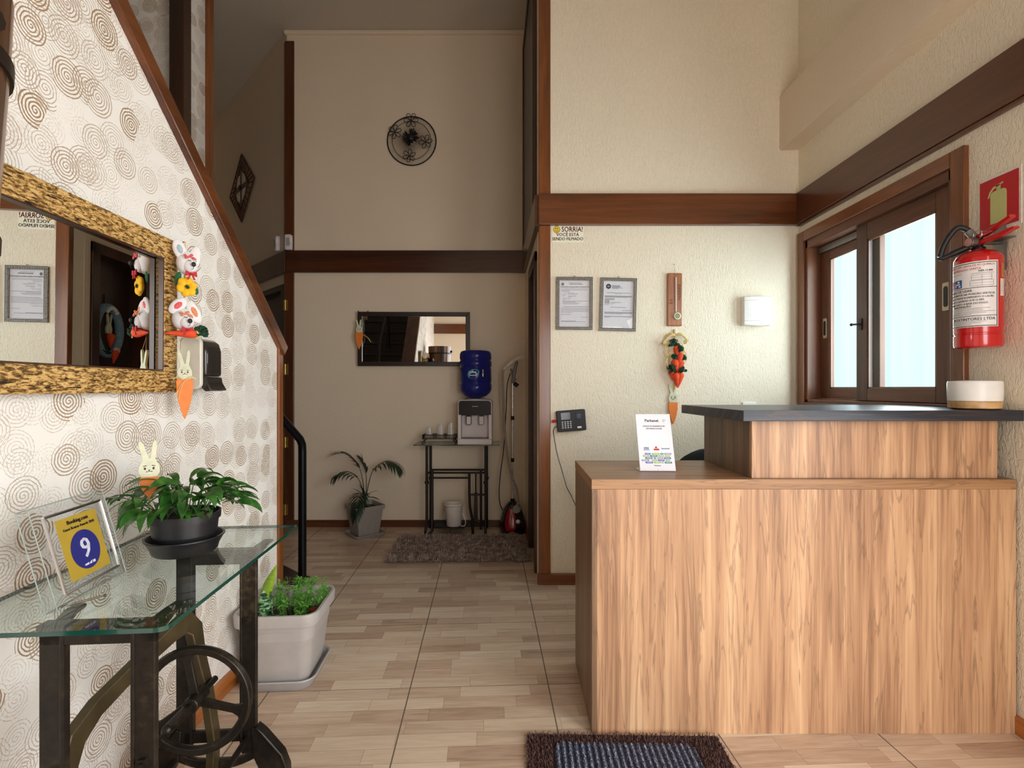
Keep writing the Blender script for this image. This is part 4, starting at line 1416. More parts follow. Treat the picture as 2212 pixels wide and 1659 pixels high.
for s, sz, x, z, al_ in (('NBR-15.808', 0.0085, 0.078, .267, 'RIGHT'), ('MODO DE USAR', 0.0125, -0.02, .2, 'CENTER'), ('RETIRE O EXTINTOR NA POSIÇÃO VERTICAL', 0.0090, 0.086, .188, 'RIGHT'), ('RETIRE A TRAVA ROMPENDO O LACRE.', 0.0090, 0.083, .177, 'RIGHT'), ('APERTE O GATILHO ATÉ O FIM,', 0.0090, 0.055, .166, 'RIGHT'), ('DIRIJA O JATO À BASE DO FOGO.', 0.0090, 0.066, .155, 'RIGHT'), ('MANUTENÇÃO', 0.0100, 0.02, .145, 'RIGHT'), ('JM EXTINTORES LTDA', 0.0145, 0.086, .0995, 'RIGHT')):
    for dx in (0, 0.0003):
        m.text(s, sz, x + dx, z, 0, al_, 0.0001, BD, 0.92)
m.build('black_lettering', M['ink'], lab)
m = MB()
for x0, x1, z in ((-.06, .07, .137), (-.07, .05, .132), (-.07, .085, .126), (-.07, .06, .121), (-.07, .02, .1165), (-.05, .06, .0905), (-.06, .045, .0855), (-.04, .02, .081), (-.06, -.01, .262), (.02, .08, .259)):
    bent_rect(m, x0, x1, z, z + 0.0012, ER + 0.0011, 16)
for x0, x1, z0, z1 in ((.02, .075, .236, .254), (.016, .080, .216, .235)):
    for a in ((x0, x1, z0, z0 + .0009), (x0, x1, z1 - .0009, z1), (x0, x0 + .0009, z0, z1), (x1 - .0009, x1, z0, z1), (x0, x1, (z0 + z1) / 2, (z0 + z1) / 2 + .0007), ((x0 + x1) / 2, (x0 + x1) / 2 + .0007, z0, z1)):
        bent_rect(m, *a, ER + 0.0011, 8)
m.build('fine_print', M['grey_ink'], lab)
s = bent_rect(MB(), -.039, -.008, .214, .243, ER + 0.0011, 10).build('blue_pictogram', M['blue_ink'], lab)
m = MB()
bent_rect(m, -.034, -.030, .218, .232, ER + .0015, 3)
bent_rect(m, -.028, -.014, .226, .230, ER + .0015, 4)
bent_rect(m, -.020, -.012, .218, .223, ER + .0015, 4)
bent_rect(m, -.024, -.016, .233, .239, ER + .0015, 4)
m.build('pictogram_mark', M['paper'], s)
s = bent_rect(MB(), -.064, -.042, .214, .243, ER + 0.0011, 10).build('red_pictogram', plain('pictogram_red', (206, 70, 70), 0.5), lab)
m = MB()
bent_rect(m, -.058, -.054, .217, .236, ER + .0015, 3)
bent_rect(m, -.052, -.047, .217, .228, ER + .0015, 3)
m.build('pictogram_mark', M['paper'], s)
bent_rect(MB(), .104, .125, .178, .238, ER + 0.0008, 8).build('inspection_sticker', plain('inspection_sticker_white', (222, 216, 206), 0.5), ex)
bent_rect(MB(), .108, .125, .242, .292, ER + 0.0008, 8).build('brown_sticker', plain('inspection_sticker_tan', (176, 120, 70), 0.5), ex)

# ------------------------------------------------------------------ wallpapered wall
LANG = PI / 2 - math.atan(0.0216)     # local -y looks into the room, local x runs away from the camera


# big mirror: hangs slightly turned away from the wall at its near end
mr = thing('wall_mirror', 'big mirror in a gold and brown bark-patterned frame on the spiral wallpaper', 'mirror', (-1.105, 1.196, 1.4325), R(92.3), None, R(0.42))


def bark():
    n = NT('gold_brown_bark_frame')
    x, y, z = n.sep(n.coords())
    v = n.comb(n.math('MULTIPLY', x, 0.30), y, z)
    a, _ = n.noise(v, 190, 4, 0.66, 0.6)
    v2 = n.comb(n.math('MULTIPLY', x, 0.12), y, z)
    b, _ = n.noise(v2, 150, 3, 0.6, 1.0)
    col = n.ramp(a, [(0.40, srgb(82, 57, 24)), (0.48, srgb(150, 112, 56)), (0.53, srgb(196, 156, 92)), (0.62, srgb(216, 180, 118))])
    ln = n.ramp(b, [(0.36, (1, 1, 1, 1)), (0.41, (0, 0, 0, 1))])
    n.set(color=n.mix(ln, col, srgb(40, 24, 10)), rough=0.42, spec=0.4)
    n.bump(a, 0.35, 0.003)
    return n.mat


L2, H2, B2 = 0.4985, 0.2465, 0.068
bk = bark()
m = MB()
for q in ([(-L2, H2), (L2, H2), (L2 - B2, H2 - B2), (-L2 + B2, H2 - B2)], [(-L2, -H2), (-L2 + B2, -H2 + B2), (L2 - B2, -H2 + B2), (L2, -H2)], [(L2, H2), (L2, -H2), (L2 - B2, -H2 + B2), (L2 - B2, H2 - B2)], [(-L2, H2), (-L2 + B2, H2 - B2), (-L2 + B2, -H2 + B2), (-L2, -H2)]):
    m.flat(q, 0.0, 0.024)
m.build('frame', bk, mr, bevel=0.003)
MB().box(-L2 + B2 - 0.004, L2 - B2 + 0.004, -0.010, -0.006, -H2 + B2 - 0.004, H2 - B2 + 0.004).build('mirror_glass', M['mirror'], mr, rotz=R(1.15))
m = MB()
a, c = L2 - B2, H2 - B2
for x0, x1, z0, z1 in ((-a, a, c - 0.004, c), (-a, a, -c, -c + 0.004), (-a, -a + 0.004, -c, c), (a - 0.004, a, -c, c)):
    m.box(x0, x1, -0.022, -0.008, z0, z1)
m.build('inner_lip', M['darkpost'], mr)
MB().box(-L2 + 0.02, L2 - 0.02, -0.001, 0.006, -H2 + 0.02, H2 - 0.02).build('backboard', M['door'], mr)
MB().box(-0.30, -0.26, 0.006, 0.048, 0.10, 0.14).box(0.2, 0.24, 0.006, 0.026, 0.10, 0.14).build('hanger', M['steel'], mr)

# plush bunny garland at the mirror's corner
pg = thing('plush_bunny_garland', 'white plush bunny garland with yellow flower and orange carrot at the mirror corner', 'garland', tuple(P(400, 640, 1.672)), R(42))
k = 1.672 / F


def q(u, v, y=0.0):
    return Vector(((u - 400) * k, y, (640 - v) * k))


def plush_head(hu, hv, rx, rz, ears, bow_col, patch):
    c = q(hu, hv)
    m = MB().ball(c, (rx * k, rx * k * 0.72, rz * k), None, 20, 12)
    m.ball(q(hu + rx * 0.25, hv + rz * 0.28, -0.010), (rx * k * 0.72, rx * k * 0.62, rz * k * 0.62), None, 18, 10)
    hd = m.build('bunny_head', M['plush'], pg, smooth=80)
    for eu, ev, rot, ew, eh, pt in ears:
        Mx = Matrix.Translation(q(eu, ev, -0.004)) @ Matrix.Rotation(R(rot), 4, 'Y')
        e = MB().ball((0, 0, 0), (ew * k, ew * k * 0.45, eh * k), Mx, 18, 10).build('ear', M['plush'], hd, smooth=80)
        if pt:
            MB().ball((0, -ew * k * 0.3, 0), (ew * k * 0.5, ew * k * 0.22, eh * k * 0.5), Mx, 12, 8).build('ear_patch', pt, e, smooth=80)
    f = q(hu + rx * 0.42, hv + rz * 0.22, -0.038)
    m = MB().ball(f, (4.4 * k, 3 * k, 5.2 * k), None, 12, 8)
    for s in (-1, 1):
        m.tube([f + Vector((s * 4 * k, 0.004, 7 * k)), f + Vector((s * 8 * k - 2 * k, 0.007, 8.5 * k))], 0.7 * k, 5)
    m.tube([f + Vector((0, 0, -4 * k)), f + Vector((0, 0.002, -9 * k)), f + Vector((-4 * k, 0.004, -11 * k))], 0.6 * k, 5)
    m.build('nose', M['ink'], hd, smooth=60)
    m = MB()
    b0 = q(hu + rx * 0.15, hv - rz * 0.42, -0.030)
    for dx, dz in ((-9, 2), (-4, -1), (1, 1), (6, -2), (-7, -3), (3, 4), (9, -4)):
        m.ball(b0 + Vector((dx * k, 0.002, dz * k)), (3.2 * k, 2 * k, 2.4 * k), None, 8, 6)
    m.build('hair_bow', patch, hd, smooth=60)
    m = MB()
    b1 = q(hu + rx * 0.25, hv + rz * 1.0, -0.030)
    for s in (-1, 1):
        m.prism([b1 + Vector((0, 0, 2 * k)), b1 + Vector((s * 10 * k, 0, 7 * k)), b1 + Vector((s * 11 * k, 0, -5 * k)), b1 + Vector((0, 0, -2 * k))], (0, 0.004, 0))
        m.prism([b1, b1 + Vector((s * 3 * k, 0, 0)), b1 + Vector((s * 8 * k, 0, -12 * k)), b1 + Vector((s * 4 * k, 0, -12 * k))], (0, 0.003, 0))
    m.ball(b1, (3 * k, 2.4 * k, 3 * k), None, 8, 6)
    m.build('neck_ribbon', M['red_felt'], hd)
    return hd


pink = plain('coral_pink_fabric', (222, 92, 96), 0.8, 0, 0.2, 300)
peach = plain('peach_fabric', (232, 140, 100), 0.8, 0, 0.2, 300)
grey_blue = plain('grey_blue_patch', (164, 184, 196), 0.8, 0, 0.15, 300)
plush_head(403, 568, 20, 26, ((389, 541, -14, 12.5, 22, grey_blue), (417, 556, 10, 12, 27, None)), None, pink)
plush_head(396, 690, 21, 24, ((386, 662, 42, 12.5, 22, pink), (416, 673, -24, 12, 26, peach)), None, peach)
c = q(401, 621, -0.018)
m = MB()
for i in range(6):
    a = 2 * PI * i / 6 + 0.3
    m.ball(c + Vector((11.5 * k * math.cos(a), 0, 13 * k * math.sin(a))), (8.5 * k, 4.5 * k, 9.5 * k), None, 12, 8)
fl = m.build('flower_petals', M['yellow'], pg, smooth=60)
m = MB()
for i in range(9):
    a = i * 0.7
    m.ball(c + Vector((1 * k * i * 0.4 * math.cos(a), -5 * k, 1.0 * k * i * 0.45 * math.sin(a))), 2.0 * k, None, 8, 6)
m.build('flower_centre', M['green_yarn'], fl, smooth=60)
felt = plain('green_felt', (26, 92, 54), 0.8, 0, 0.08, 200)
m = MB()
m.ball((0, 0, 0), (6 * k, 2.2 * k, 13 * k), Matrix.Translation(q(386, 602, -0.006)) @ Matrix.Rotation(R(14), 4, 'Y'), 12, 8)
m.ball((0, 0, 0), (7 * k, 2.2 * k, 13 * k), Matrix.Translation(q(417, 622, 0.0)) @ Matrix.Rotation(R(-24), 4, 'Y'), 12, 8)
m.build('felt_leaves', felt, pg, smooth=60)
cm = carrot_mb(MB(), q(420, 721, -0.02), q(360, 722.5, -0.012), 9.5 * k).build('carrot', M['carrot'], pg, smooth=60)
yarn_puff(MB(), q(427, 717, -0.018), 14 * k, 34, 0.005, 5).build('yarn_top', M['green_yarn'], cm, smooth=60)
m = MB()
for i in range(6):
    m.tube(curve_pts([q(415, 722, -0.02), q(418 + i, 715 + i * 2, -0.028), q(424, 726 - i, -0.024), q(416 + i, 732, -0.026)], 9), 0.9 * k, 4)
m.build('straw', M['straw'], cm, smooth=60)
MB().tube([q(402, 520, 0.012), q(400, 640, 0.014), q(398, 716, 0.008)], 1.6 * k, 6).build('cord', M['straw'], pg)
MB().tube([q(402, 522, 0.014), q(400, 519, 0.024), q(396, 522, 0.045)], 1.2 * k, 6).build('hook', M['steel'], pg)

# wooden bunny hanging from it
wb = thing('wooden_bunny', 'flat wooden bunny with raffia bow and long orange carrot hanging under the plush garland', 'bunny ornament', tuple(P(399, 819, 1.672)), R(34))
k = 1.672 / F
flat_bunny(wb, 27 * k, 62 * k, 32 * k, 86 * k, 0.007, 0.0)
m = MB()
for s in (-1, 1):
    for i in range(3):
        m.tube(curve_pts([(0, -0.011, -0.004), (s * 0.018, -0.014, 0.003 + 0.003 * i), (s * 0.032, -0.012, 0.004 - 0.004 * i)], 6), 0.0009, 4)
m.tube(curve_pts([(0, -0.011, -0.004), (-0.016, -0.012, -0.03), (-0.026, -0.010, -0.065)], 8), 0.0011, 4)
m.tube(curve_pts([(0, -0.011, -0.004), (-0.010, -0.012, -0.03), (-0.020, -0.010, -0.075)], 8), 0.0009, 4)
m.build('raffia_bow', M['straw'], wb)
MB().tube([(-0.012, -0.004, 0.088), (0.0, 0.002, 0.135), (0.012, -0.004, 0.09)], 0.0007, 4).build('thread', M['straw'], wb)

# soap dispenser
dx = thing('soap_dispenser', 'cream and smoked plastic dispenser beside the bark-framed mirror', 'dispenser', (lwx(1.83), 1.83, 1.285), LANG)
m = MB().prism([(-0.072, y, z) for y, z in rrz(-0.037, 0.0, 0.072, 0.178, 0.020, 6)], (0.016, 0, 0))
m.build('back_body', plain('cream_plastic', (214, 210, 196), 0.35, 0, 0.02), dx, bevel=0.004, smooth=40)
smoke = NT('smoked_plastic')
smoke.set(color=srgb(64, 58, 54), rough=0.12, trans=0.45, ior=1.3, coat=0.5)
m = MB()
prof = [(-0.002, 0.086), (-0.055, 0.086), (-0.074, 0.072), (-0.082, 0.045), (-0.082, -0.045), (-0.002, -0.045)]
m.prism([(-0.0555, y, z) for y, z in prof], (0.095, 0, 0))
m.build('tank', smoke.mat, dx, bevel=0.010, bseg=3, smooth=40)
m = MB().prism([(-0.055, y, z) for y, z in [(-0.002, -0.046), (-0.080, -0.046), (-0.084, -0.066), (-0.100, -0.094), (-0.076, -0.098), (-0.060, -0.080), (-0.002, -0.090)]], (0.095, 0, 0))
m.build('push_lever', plain('dark_smoked_lever', (48, 43, 40), 0.15, 0, 0.05), dx, bevel=0.004, smooth=40)

# ------------------------------------------------------------------ glass table on an old treadle frame
TY = R(4.2)
tb = thing('glass_side_table', 'glass-topped side table on an old cast iron treadle frame', 'table', (-0.881, 1.293, 0), TY)
iron = NT('aged_bronze_black_cast_iron')
v = iron.coords()
f1, _ = iron.noise(v, 5, 4, 0.6)
f2, _ = iron.noise(v, 60, 3, 0.6)
iron.set(color=iron.ramp(iron.math('ADD', iron.math('MULTIPLY', f1, 0.6), iron.math('MULTIPLY', f2, 0.4)), [(0.38, srgb(24, 21, 18)), (0.54, srgb(42, 36, 29)), (0.70, srgb(84, 71, 50))]), rough=0.4, metal=0.45, spec=0.5)
iron.bump(f2, 0.15, 0.002)
iron = iron.mat
ZT = 0.748
pts = []
hw, hl = 0.215, 0.359
for cx, cy, a0, rr_ in ((hw, hl, 0, 0.012), (-hw, hl, 90, 0.012), (-hw, -hl, 180, 0.012), (hw, -hl, 270, 0.022)):
    sx, sy = (1 if cx > 0 else -1), (1 if cy > 0 else -1)
    for i in range(5):
        a = R(a0 + 90 * i / 4)
        pts.append((cx - sx * rr_ + rr_ * math.cos(a), cy - sy * rr_ + rr_ * math.sin(a)))
m = MB()
n = len(pts)
m.add([(x, y, ZT) for x, y in pts] + [(x, y, ZT + 0.009) for x, y in pts], [list(range(n))[::-1], list(range(n, 2 * n))])
m.mi = 1
m.add([(x, y, ZT) for x, y in pts] + [(x, y, ZT + 0.009) for x, y in pts], [(i, (i + 1) % n, (i + 1) % n + n, i + n) for i in range(n)])
m.build('glass_top', [M['glass'], M['glass_edge']], tb, fix=False)


def side_frame(yl, xl, xr, dirn):
    """one cast end frame standing across the table at local y = yl"""
    m = MB()
    w = 0.042
    t = 0.013
    for xa, xb in ((xl, xl + w), (xr - w, xr)):
        m.box(xa, xb, yl - t / 2, yl + t / 2, 0.17, ZT - 0.012)
        # raised flange along the inner edge
        xi = xb if xa == xl else xa
        m.box(xi - 0.004, xi + 0.004, yl - 0.009, yl + 0.011, 0.2, ZT - 0.02)
    m.box(xl, xr, yl - t / 2, yl + t / 2, ZT - 0.045, ZT - 0.012)
    m.box(xl, xr, yl - 0.014, yl + 0.016, ZT - 0.014, ZT - 0.002)
    # brackets reaching under the glass
    for x in (xl + 0.02, xr - 0.02):
        sgn = -1 if x < (xl + xr) / 2 else 1
        m.loft([[(x + a + o, yl + b, c_) for a, c_ in ((-0.013, zc - h_), (0.013, zc - h_), (0.013, zc + h_), (-0.013, zc + h_))] for b, zc, h_, o in ((0.0, ZT - 0.03, 0.014, 0), (0.025, ZT - 0.022, 0.013, 0.004 * sgn), (0.06, ZT - 0.008, 0.005, 0.012 * sgn), (0.095, ZT - 0.0065, 0.0045, 0.016 * sgn))])
    # lower rail with a long slot and a curved underside
    m.box(xl + 0.02, xr - 0.02, yl - t / 2, yl + t / 2, 0.205, 0.238)
    lo = []
    for i in range(13):
        u = -1 + 2 * i / 12
        x = (xl + xr) / 2 + u * (xr - xl) / 2
        lo.append([(x, yl - t / 2, 0.128 + 0.03 * u * u), (x, yl + t / 2, 0.128 + 0.03 * u * u), (x, yl + t / 2, 0.158 + 0.035 * u ** 4), (x, yl - t / 2, 0.158 + 0.035 * u ** 4)])
    m.loft(lo)
    fr = m.build('side_frame', iron, tb, bevel=0.003)
    # splayed feet
    for sgn, x in ((-1, xl + 0.012), (1, xr - 0.012)):
        f = MB()
        ol = [(-0.004, 0.243), (0.012, 0.247), (0.034, 0.225), (0.082, 0.165), (0.096, 0.125), (0.100, 0.0), (0.072, 0.0), (0.066, 0.055), (0.050, 0.085), (0.024, 0.115), (0.004, 0.16)]
        f.prism([(x + sgn * a_, yl - 0.010, z_) for a_, z_ in ol], (0, 0.020, 0))
        f.prism([(x + sgn * a_, yl - 0.017, z_) for a_, z_ in ((0.012, 0.250), (0.035, 0.229), (0.085, 0.168), (0.100, 0.127), (0.104, 0.0), (0.097, 0.0), (0.093, 0.123), (0.079, 0.163), (0.03, 0.223))], (0, 0.034, 0))
        f.build('foot', iron, fr, bevel=0.003, smooth=35)
    m = MB()
    for x, z in ((xr - 0.023, 0.545), (xl + 0.023, 0.455), (xr - 0.022, 0.47)):
        ph = [(x + 0.0125 * math.cos(R(60 * i)), yl - t / 2, z + 0.0125 * math.sin(R(60 * i))) for i in range(6)]
        if dirn == 'far' and z == 0.47: continue
        if dirn == 'near' and z == 0.545: continue
        m.prism(ph, (0, -0.008, 0))
        m.tube([(x, yl - t / 2 - 0.008, z), (x, yl - t / 2 - 0.013, z)], 0.006, 8)
    m.build('bolt', M['steel'] if dirn == 'x' else iron, fr)
    return fr


side_frame(-0.296, -0.050, 0.164, 'near')
side_frame(0.152, -0.046, 0.172, 'far')
# flywheel with three spokes
cx, cz, yw, rw = 0.060, 0.386, 0.045, 0.139
m = MB()
lo = []
for i in range(48):
    a = 2 * PI * i / 48
    c_, s_ = math.cos(a), math.sin(a)
    lo.append([(cx + (rw + dr_) * c_, yw + dy, cz + (rw + dr_) * s_) for dr_, dy in ((0, -0.012), (0.004, 0), (0, 0.012), (-0.016, 0.010), (-0.020, 0), (-0.016, -0.010))])
lo.append(lo[0])
m.loft(lo, False)
for a0 in (100, -15, 215):
    a = R(a0)
    c_, s_ = math.cos(a), math.sin(a)
    pr = []
    for r_, w_ in ((0.012, 0.012), (0.06, 0.010), (0.10, 0.010), (0.116, 0.016), (0.126, 0.034)):
        pr.append([(cx + r_ * c_ - w_ * s_ * e, yw + dy, cz + r_ * s_ + w_ * c_ * e) for e, dy in ((-1, -0.005), (1, -0.005), (1, 0.005), (-1, 0.005))])
    m.loft(pr)
m.tube([(cx, yw - 0.03, cz), (cx, yw + 0.035, cz)], 0.020, 16)
fw = m.build('flywheel', iron, tb, bevel=0.002, smooth=35)
m = MB().tube([(cx, yw - 0.05, cz), (cx, yw + 0.10, cz)], 0.009, 10)
m.tube([(cx, yw - 0.036, cz), (cx - 0.045, yw - 0.038, cz - 0.045)], 0.013, 10)
m.build('crank', iron, fw, smooth=40)
m = MB().tube([(cx - 0.045, yw - 0.046, cz - 0.045), (cx - 0.12, yw - 0.06, cz - 0.13), (-0.10, -0.05, 0.10)], 0.006, 8)
m.ball((cx - 0.045, yw - 0.046, cz - 0.045), 0.014, None, 10, 8)
m.build('pitman_rod', iron, tb, smooth=40)


def strap(mb, pts, w, t):
    """cast bar following points, wide in z, thick in x"""
    lo = []
    for i, p in enumerate(pts):
        p = Vector(p)
        ww = w[i] if isinstance(w, (list, tuple)) else w
        a = Vector(pts[max(i - 1, 0)])
        b_ = Vector(pts[min(i + 1, len(pts) - 1)])
        d = (b_ - a).normalized()
        s = d.cross(Vector((1, 0, 0))).normalized()
        lo.append([p + s * ww + Vector((t, 0, 0)), p + s * ww - Vector((t, 0, 0)), p - s * ww - Vector((t, 0, 0)), p - s * ww + Vector((t, 0, 0))])
    return mb.loft(lo)


# cast brace between the two ends on the wall side
olive = plain('worn_bronze_iron', (80, 69, 46), 0.42, 0.45, 0.15, 14)
m = MB()
strap(m, [(-0.045, -0.25, 0.10), (-0.045, -0.255, 0.30), (-0.045, -0.245, 0.42), (-0.045, -0.222, 0.472), (-0.046, -0.16, 0.498), (-0.036, -0.04, 0.524), (-0.014, 0.06, 0.552), (0.0, 0.105, 0.566), (0.012, 0.128, 0.535), (0.022, 0.132, 0.46), (0.042, 0.134, 0.37), (0.062, 0.134, 0.23), (0.056, 0.134, 0.10)], [0.016, 0.02, 0.024, 0.028, 0.022, 0.02, 0.024, 0.030, 0.026, 0.020, 0.018, 0.018, 0.02], 0.011)
m.build('cross_brace', olive, tb, bevel=0.003, smooth=40)
# treadle plate near the floor
m = MB()
m.box(-0.12, 0.16, -0.12, 0.06, 0.090, 0.100)
for i in range(5): m.box(-0.12, 0.16, -0.115 + i * 0.038, -0.100 + i * 0.038, 0.100, 0.106)
m.tube([(-0.055, -0.03, 0.095), (-0.055, -0.29, 0.14)], 0.007, 8).tube([(-0.055, 0.0, 0.095), (-0.06, 0.15, 0.15)], 0.007, 8)
m.build('treadle', iron, tb, bevel=0.002)
MB().tube([(-0.048, -0.296, 0.16), (-0.048, 0.152, 0.16)], 0.009, 8).tube([(0.148, -0.296, 0.215), (0.146, 0.152, 0.215)], 0.008, 8).build('tie_rod', iron, tb)

# ------------------------------------------------------------------ award block standing on the glass
ZG = ZT + 0.0095
A0, A1 = Vector((-0.885, 1.0)), Vector((-0.912, 1.214))
dv = A1 - A0
aw = thing('award_block', 'clear acrylic award with gold card showing a 9 in a blue disc', 'award', ((A0.x + A1.x) / 2 + 0.0, (A0.y + A1.y) / 2, ZG), math.atan2(dv.y, dv.x))
W = dv.length
H = 0.205
Mt = Matrix.Translation((0, 0, 0.0072)) @ Matrix.Rotation(R(-15), 4, 'X')
m = MB()
m.prism([(-W / 2, -0.002, 0), (W / 2, -0.002, 0), (W / 2, -0.002, H), (-W / 2, -0.002, H)], (0, 0.022, 0), Mt)
m.build('acrylic_block', M['acrylic'], aw, bevel=0.001)
m = MB()
a, b0, b1 = W / 2 - 0.024, 0.024, H - 0.024
for p0, p1 in (((-a, b0), (-a, b1)), ((a, b0), (a, b1)), ((-a, b0), (a, b0)), ((-a, b1), (a, b1))):
    m.tube([Mt @ Vector((p0[0], -0.006, p0[1])), Mt @ Vector((p1[0], -0.006, p1[1]))], 0.0032, 8)
m.build('chrome_bars', M['chrome'], aw, smooth=40)
m = MB()
for p0, p1 in (((-W / 2, 0), (-W / 2, H)), ((W / 2, 0), (W / 2, H)), ((-W / 2, 0.001), (W / 2, 0.001)), ((-W / 2, H), (W / 2, H))):
    m.tube([Mt @ Vector((p0[0], -0.002, p0[1])), Mt @ Vector((p1[0], -0.002, p1[1]))], 0.0011, 6)
    m.tube([Mt @ Vector((p0[0], 0.020, p0[1])), Mt @ Vector((p1[0], 0.020, p1[1]))], 0.0011, 6)
m.build('polished_edge', plain('grey_green_acrylic_edge', (150, 160, 156), 0.25), aw)
k_ = MB().prism([(-0.056, -0.0045, 0.038), (0.064, -0.0045, 0.038), (0.064, -0.0045, 0.168), (-0.056, -0.0045, 0.168)], (0, 0.001, 0), Mt)
card = k_.build('gold_card', plain('satin_gold_card', (182, 152, 52), 0.38, 0.25, 0.02), aw)


def tilted(fn):
    k = MB()
    fn(k)
    o = MB()
    o.add(k.v, k.f, Mt)
    return o


tilted(lambda k: k.flat(circle(0.004, 0.091, 0.042, 0.042, 40), -0.0048, 0.0006)).build('blue_disc', plain('navy_blue_disc', (30, 32, 112), 0.4, 0, 0.02), card)
tilted(lambda k: k.text('9', 0.060, 0.004, 0.092, -0.0060).text('9', 0.060, 0.0048, 0.092, -0.0060).text('out of 10', 0.0085, 0.004, 0.060, -0.0060)).build('number', M['paper'], card)
tilted(lambda k: k.text('Booking.com', 0.0120, 0.004, 0.156, -0.0050).text('Booking.com', 0.0120, 0.0044, 0.156, -0.0050).text('Guest Review Awards 2018', 0.0082, 0.004, 0.143, -0.0050)).build('lettering', M['ink'], card)
pn = thing('metal_pin', 'thin metal rod lying on the glass in front of the award', 'pin', tuple(P(180, 1279, 1.06)), R(55))
pn.location.z = ZG + 0.0035
m = MB().tube([(-0.036, 0, 0), (0.036, 0, 0)], 0.0022, 8)
m.ball((0.036, 0, 0.0002), 0.0032, None, 10, 8)
m.build('rod', plain('dark_bronze_rod', (96, 82, 70), 0.35, 0.7), pn, smooth=40)

# ------------------------------------------------------------------ potted plant on the glass
leafm = NT('glossy_green_leaf')
v = leafm.coords()
f, _ = leafm.noise(v, 40, 2)
leafm.set(color=leafm.ramp(f, [(0.3, srgb(28, 66, 22)), (0.55, srgb(48, 98, 34)), (0.75, srgb(76, 128, 46))]), rough=0.32, spec=0.5)
leafm = leafm.mat
darkpot = plain('charcoal_plastic', (27, 27, 31), 0.36, 0, 0.06, 30)
soil = plain('dark_soil', (40, 28, 20), 0.95, 0, 0.25, 60, 0.8, 90)
pp = thing('potted_plant', 'leafy green plant in a low charcoal pot on the glass table', 'potted plant', (-0.888, 1.399, ZG))
m = MB().lathe([(0.074, 0.0), (0.078, 0.004), (0.082, 0.018), (0.092, 0.036), (0.0955, 0.040), (0.0955, 0.043), (0.090, 0.043), (0.078, 0.018), (0.072, 0.008), (0.02, 0.008)], seg=48)
m.build('saucer', darkpot, pp, smooth=40)
m = MB().lathe([(0.060, 0.0085), (0.066, 0.010), (0.074, 0.048), (0.0765, 0.049), (0.080, 0.086), (0.085, 0.087), (0.086, 0.106), (0.082, 0.106), (0.079, 0.09), (0.076, 0.085)], seg=48)
m.build('pot', darkpot, pp, smooth=35)
MB().lathe([(0.0785, 0.086), (0.06, 0.092), (0.01, 0.096)], seg=28).build('soil', soil, pp, smooth=60)
rnd = random.Random(21)
m = MB()
for i in range(125):
    a = rnd.uniform(0, 2 * PI)
    r0 = rnd.uniform(0.0, 0.072)
    base = Vector((r0 * math.cos(a), r0 * math.sin(a), 0.09))
    a2 = a + rnd.gauss(0, 0.5)
    hgt = rnd.uniform(0.03, 0.105) * (1.15 - r0 / 0.14)
    out = rnd.uniform(0.0, 0.055) + r0 * 0.35
    top = base + Vector((math.cos(a2) * out, math.sin(a2) * out, hgt))
    if i % 3 == 0: m.tube([base, base.lerp(top, 0.5) + Vector((0, 0, 0.008)), top], 0.0012, 4)
    L = rnd.uniform(0.055, 0.095)
    el = rnd.uniform(-0.1, 0.75)
    # leaves near the wall stay short so they do not pass through it
    tipx = pp.location.x + top.x + math.cos(a2) * L
    if tipx < lwx(1.4) + 0.03: L *= 0.55
    m.leaf(top, a2 + rnd.gauss(0, 0.35), el, L, rnd.uniform(0.020, 0.030), rnd.uniform(0.9, 1.9), 7, 0.22, rnd.gauss(0, 0.4))
m.build('foliage', leafm, pp, smooth=60, fix=False)
bp = thing('bunny_plant_pick', 'small wooden bunny pick stuck into the plant on the glass table', 'bunny ornament', (-0.957, 1.358, ZG + 0.208), R(36))
k = 1.358 / F
flat_bunny(bp, 38 * k, 78 * k, 36 * k, 46 * k, 0.006, 0.0)
MB().tube([(0, 0.003, -0.055), (0.012, 0.012, -0.152)], 0.002, 6).build('stick', M['straw'], bp)

# ------------------------------------------------------------------ square planter on the floor
greyp = plain('warm_grey_plastic', (178, 172, 168), 0.45, 0, 0.02, 20, 0.15, 260)
pl = thing('square_planter', 'large square grey planter with mixed green plants on the floor', 'planter', (-0.945, 2.165, 0), R(4))


def rloop(w, rad, z, seg=6):
    return [(x, y, z) for x, y in rrect(w, w, rad, seg)]


m = MB()
m.loft([rloop(0.225, 0.035, 0.018), rloop(0.236, 0.04, 0.03), rloop(0.254, 0.045, 0.085), rloop(0.256, 0.045, 0.09), rloop(0.290, 0.05, 0.232), rloop(0.294, 0.05, 0.236), rloop(0.296, 0.05, 0.262), rloop(0.325, 0.055, 0.262), rloop(0.332, 0.058, 0.302), rloop(0.328, 0.058, 0.309), rloop(0.308, 0.05, 0.309), rloop(0.298, 0.048, 0.26), rloop(0.285, 0.045, 0.2)])
m.build('pot', greyp, pl, smooth=35)
m = MB()
m.loft([rloop(0.255, 0.05, 0.0), rloop(0.262, 0.05, 0.004), rloop(0.290, 0.055, 0.034), rloop(0.298, 0.058, 0.04), rloop(0.296, 0.058, 0.045), rloop(0.284, 0.054, 0.043), rloop(0.256, 0.05, 0.014), rloop(0.20, 0.04, 0.014)])
m.build('saucer', plain('cool_grey_plastic', (172, 170, 172), 0.4, 0, 0.02), pl, smooth=35)
m = MB().loft([rloop(0.27, 0.04, 0.19), rloop(0.284, 0.045, 0.224), rloop(0.15, 0.04, 0.232), rloop(0.02, 0.008, 0.23)])
m.build('soil', soil, pl, smooth=60)
snake = NT('banded_snake_leaf')
x, y, z = snake.sep(snake.coords())
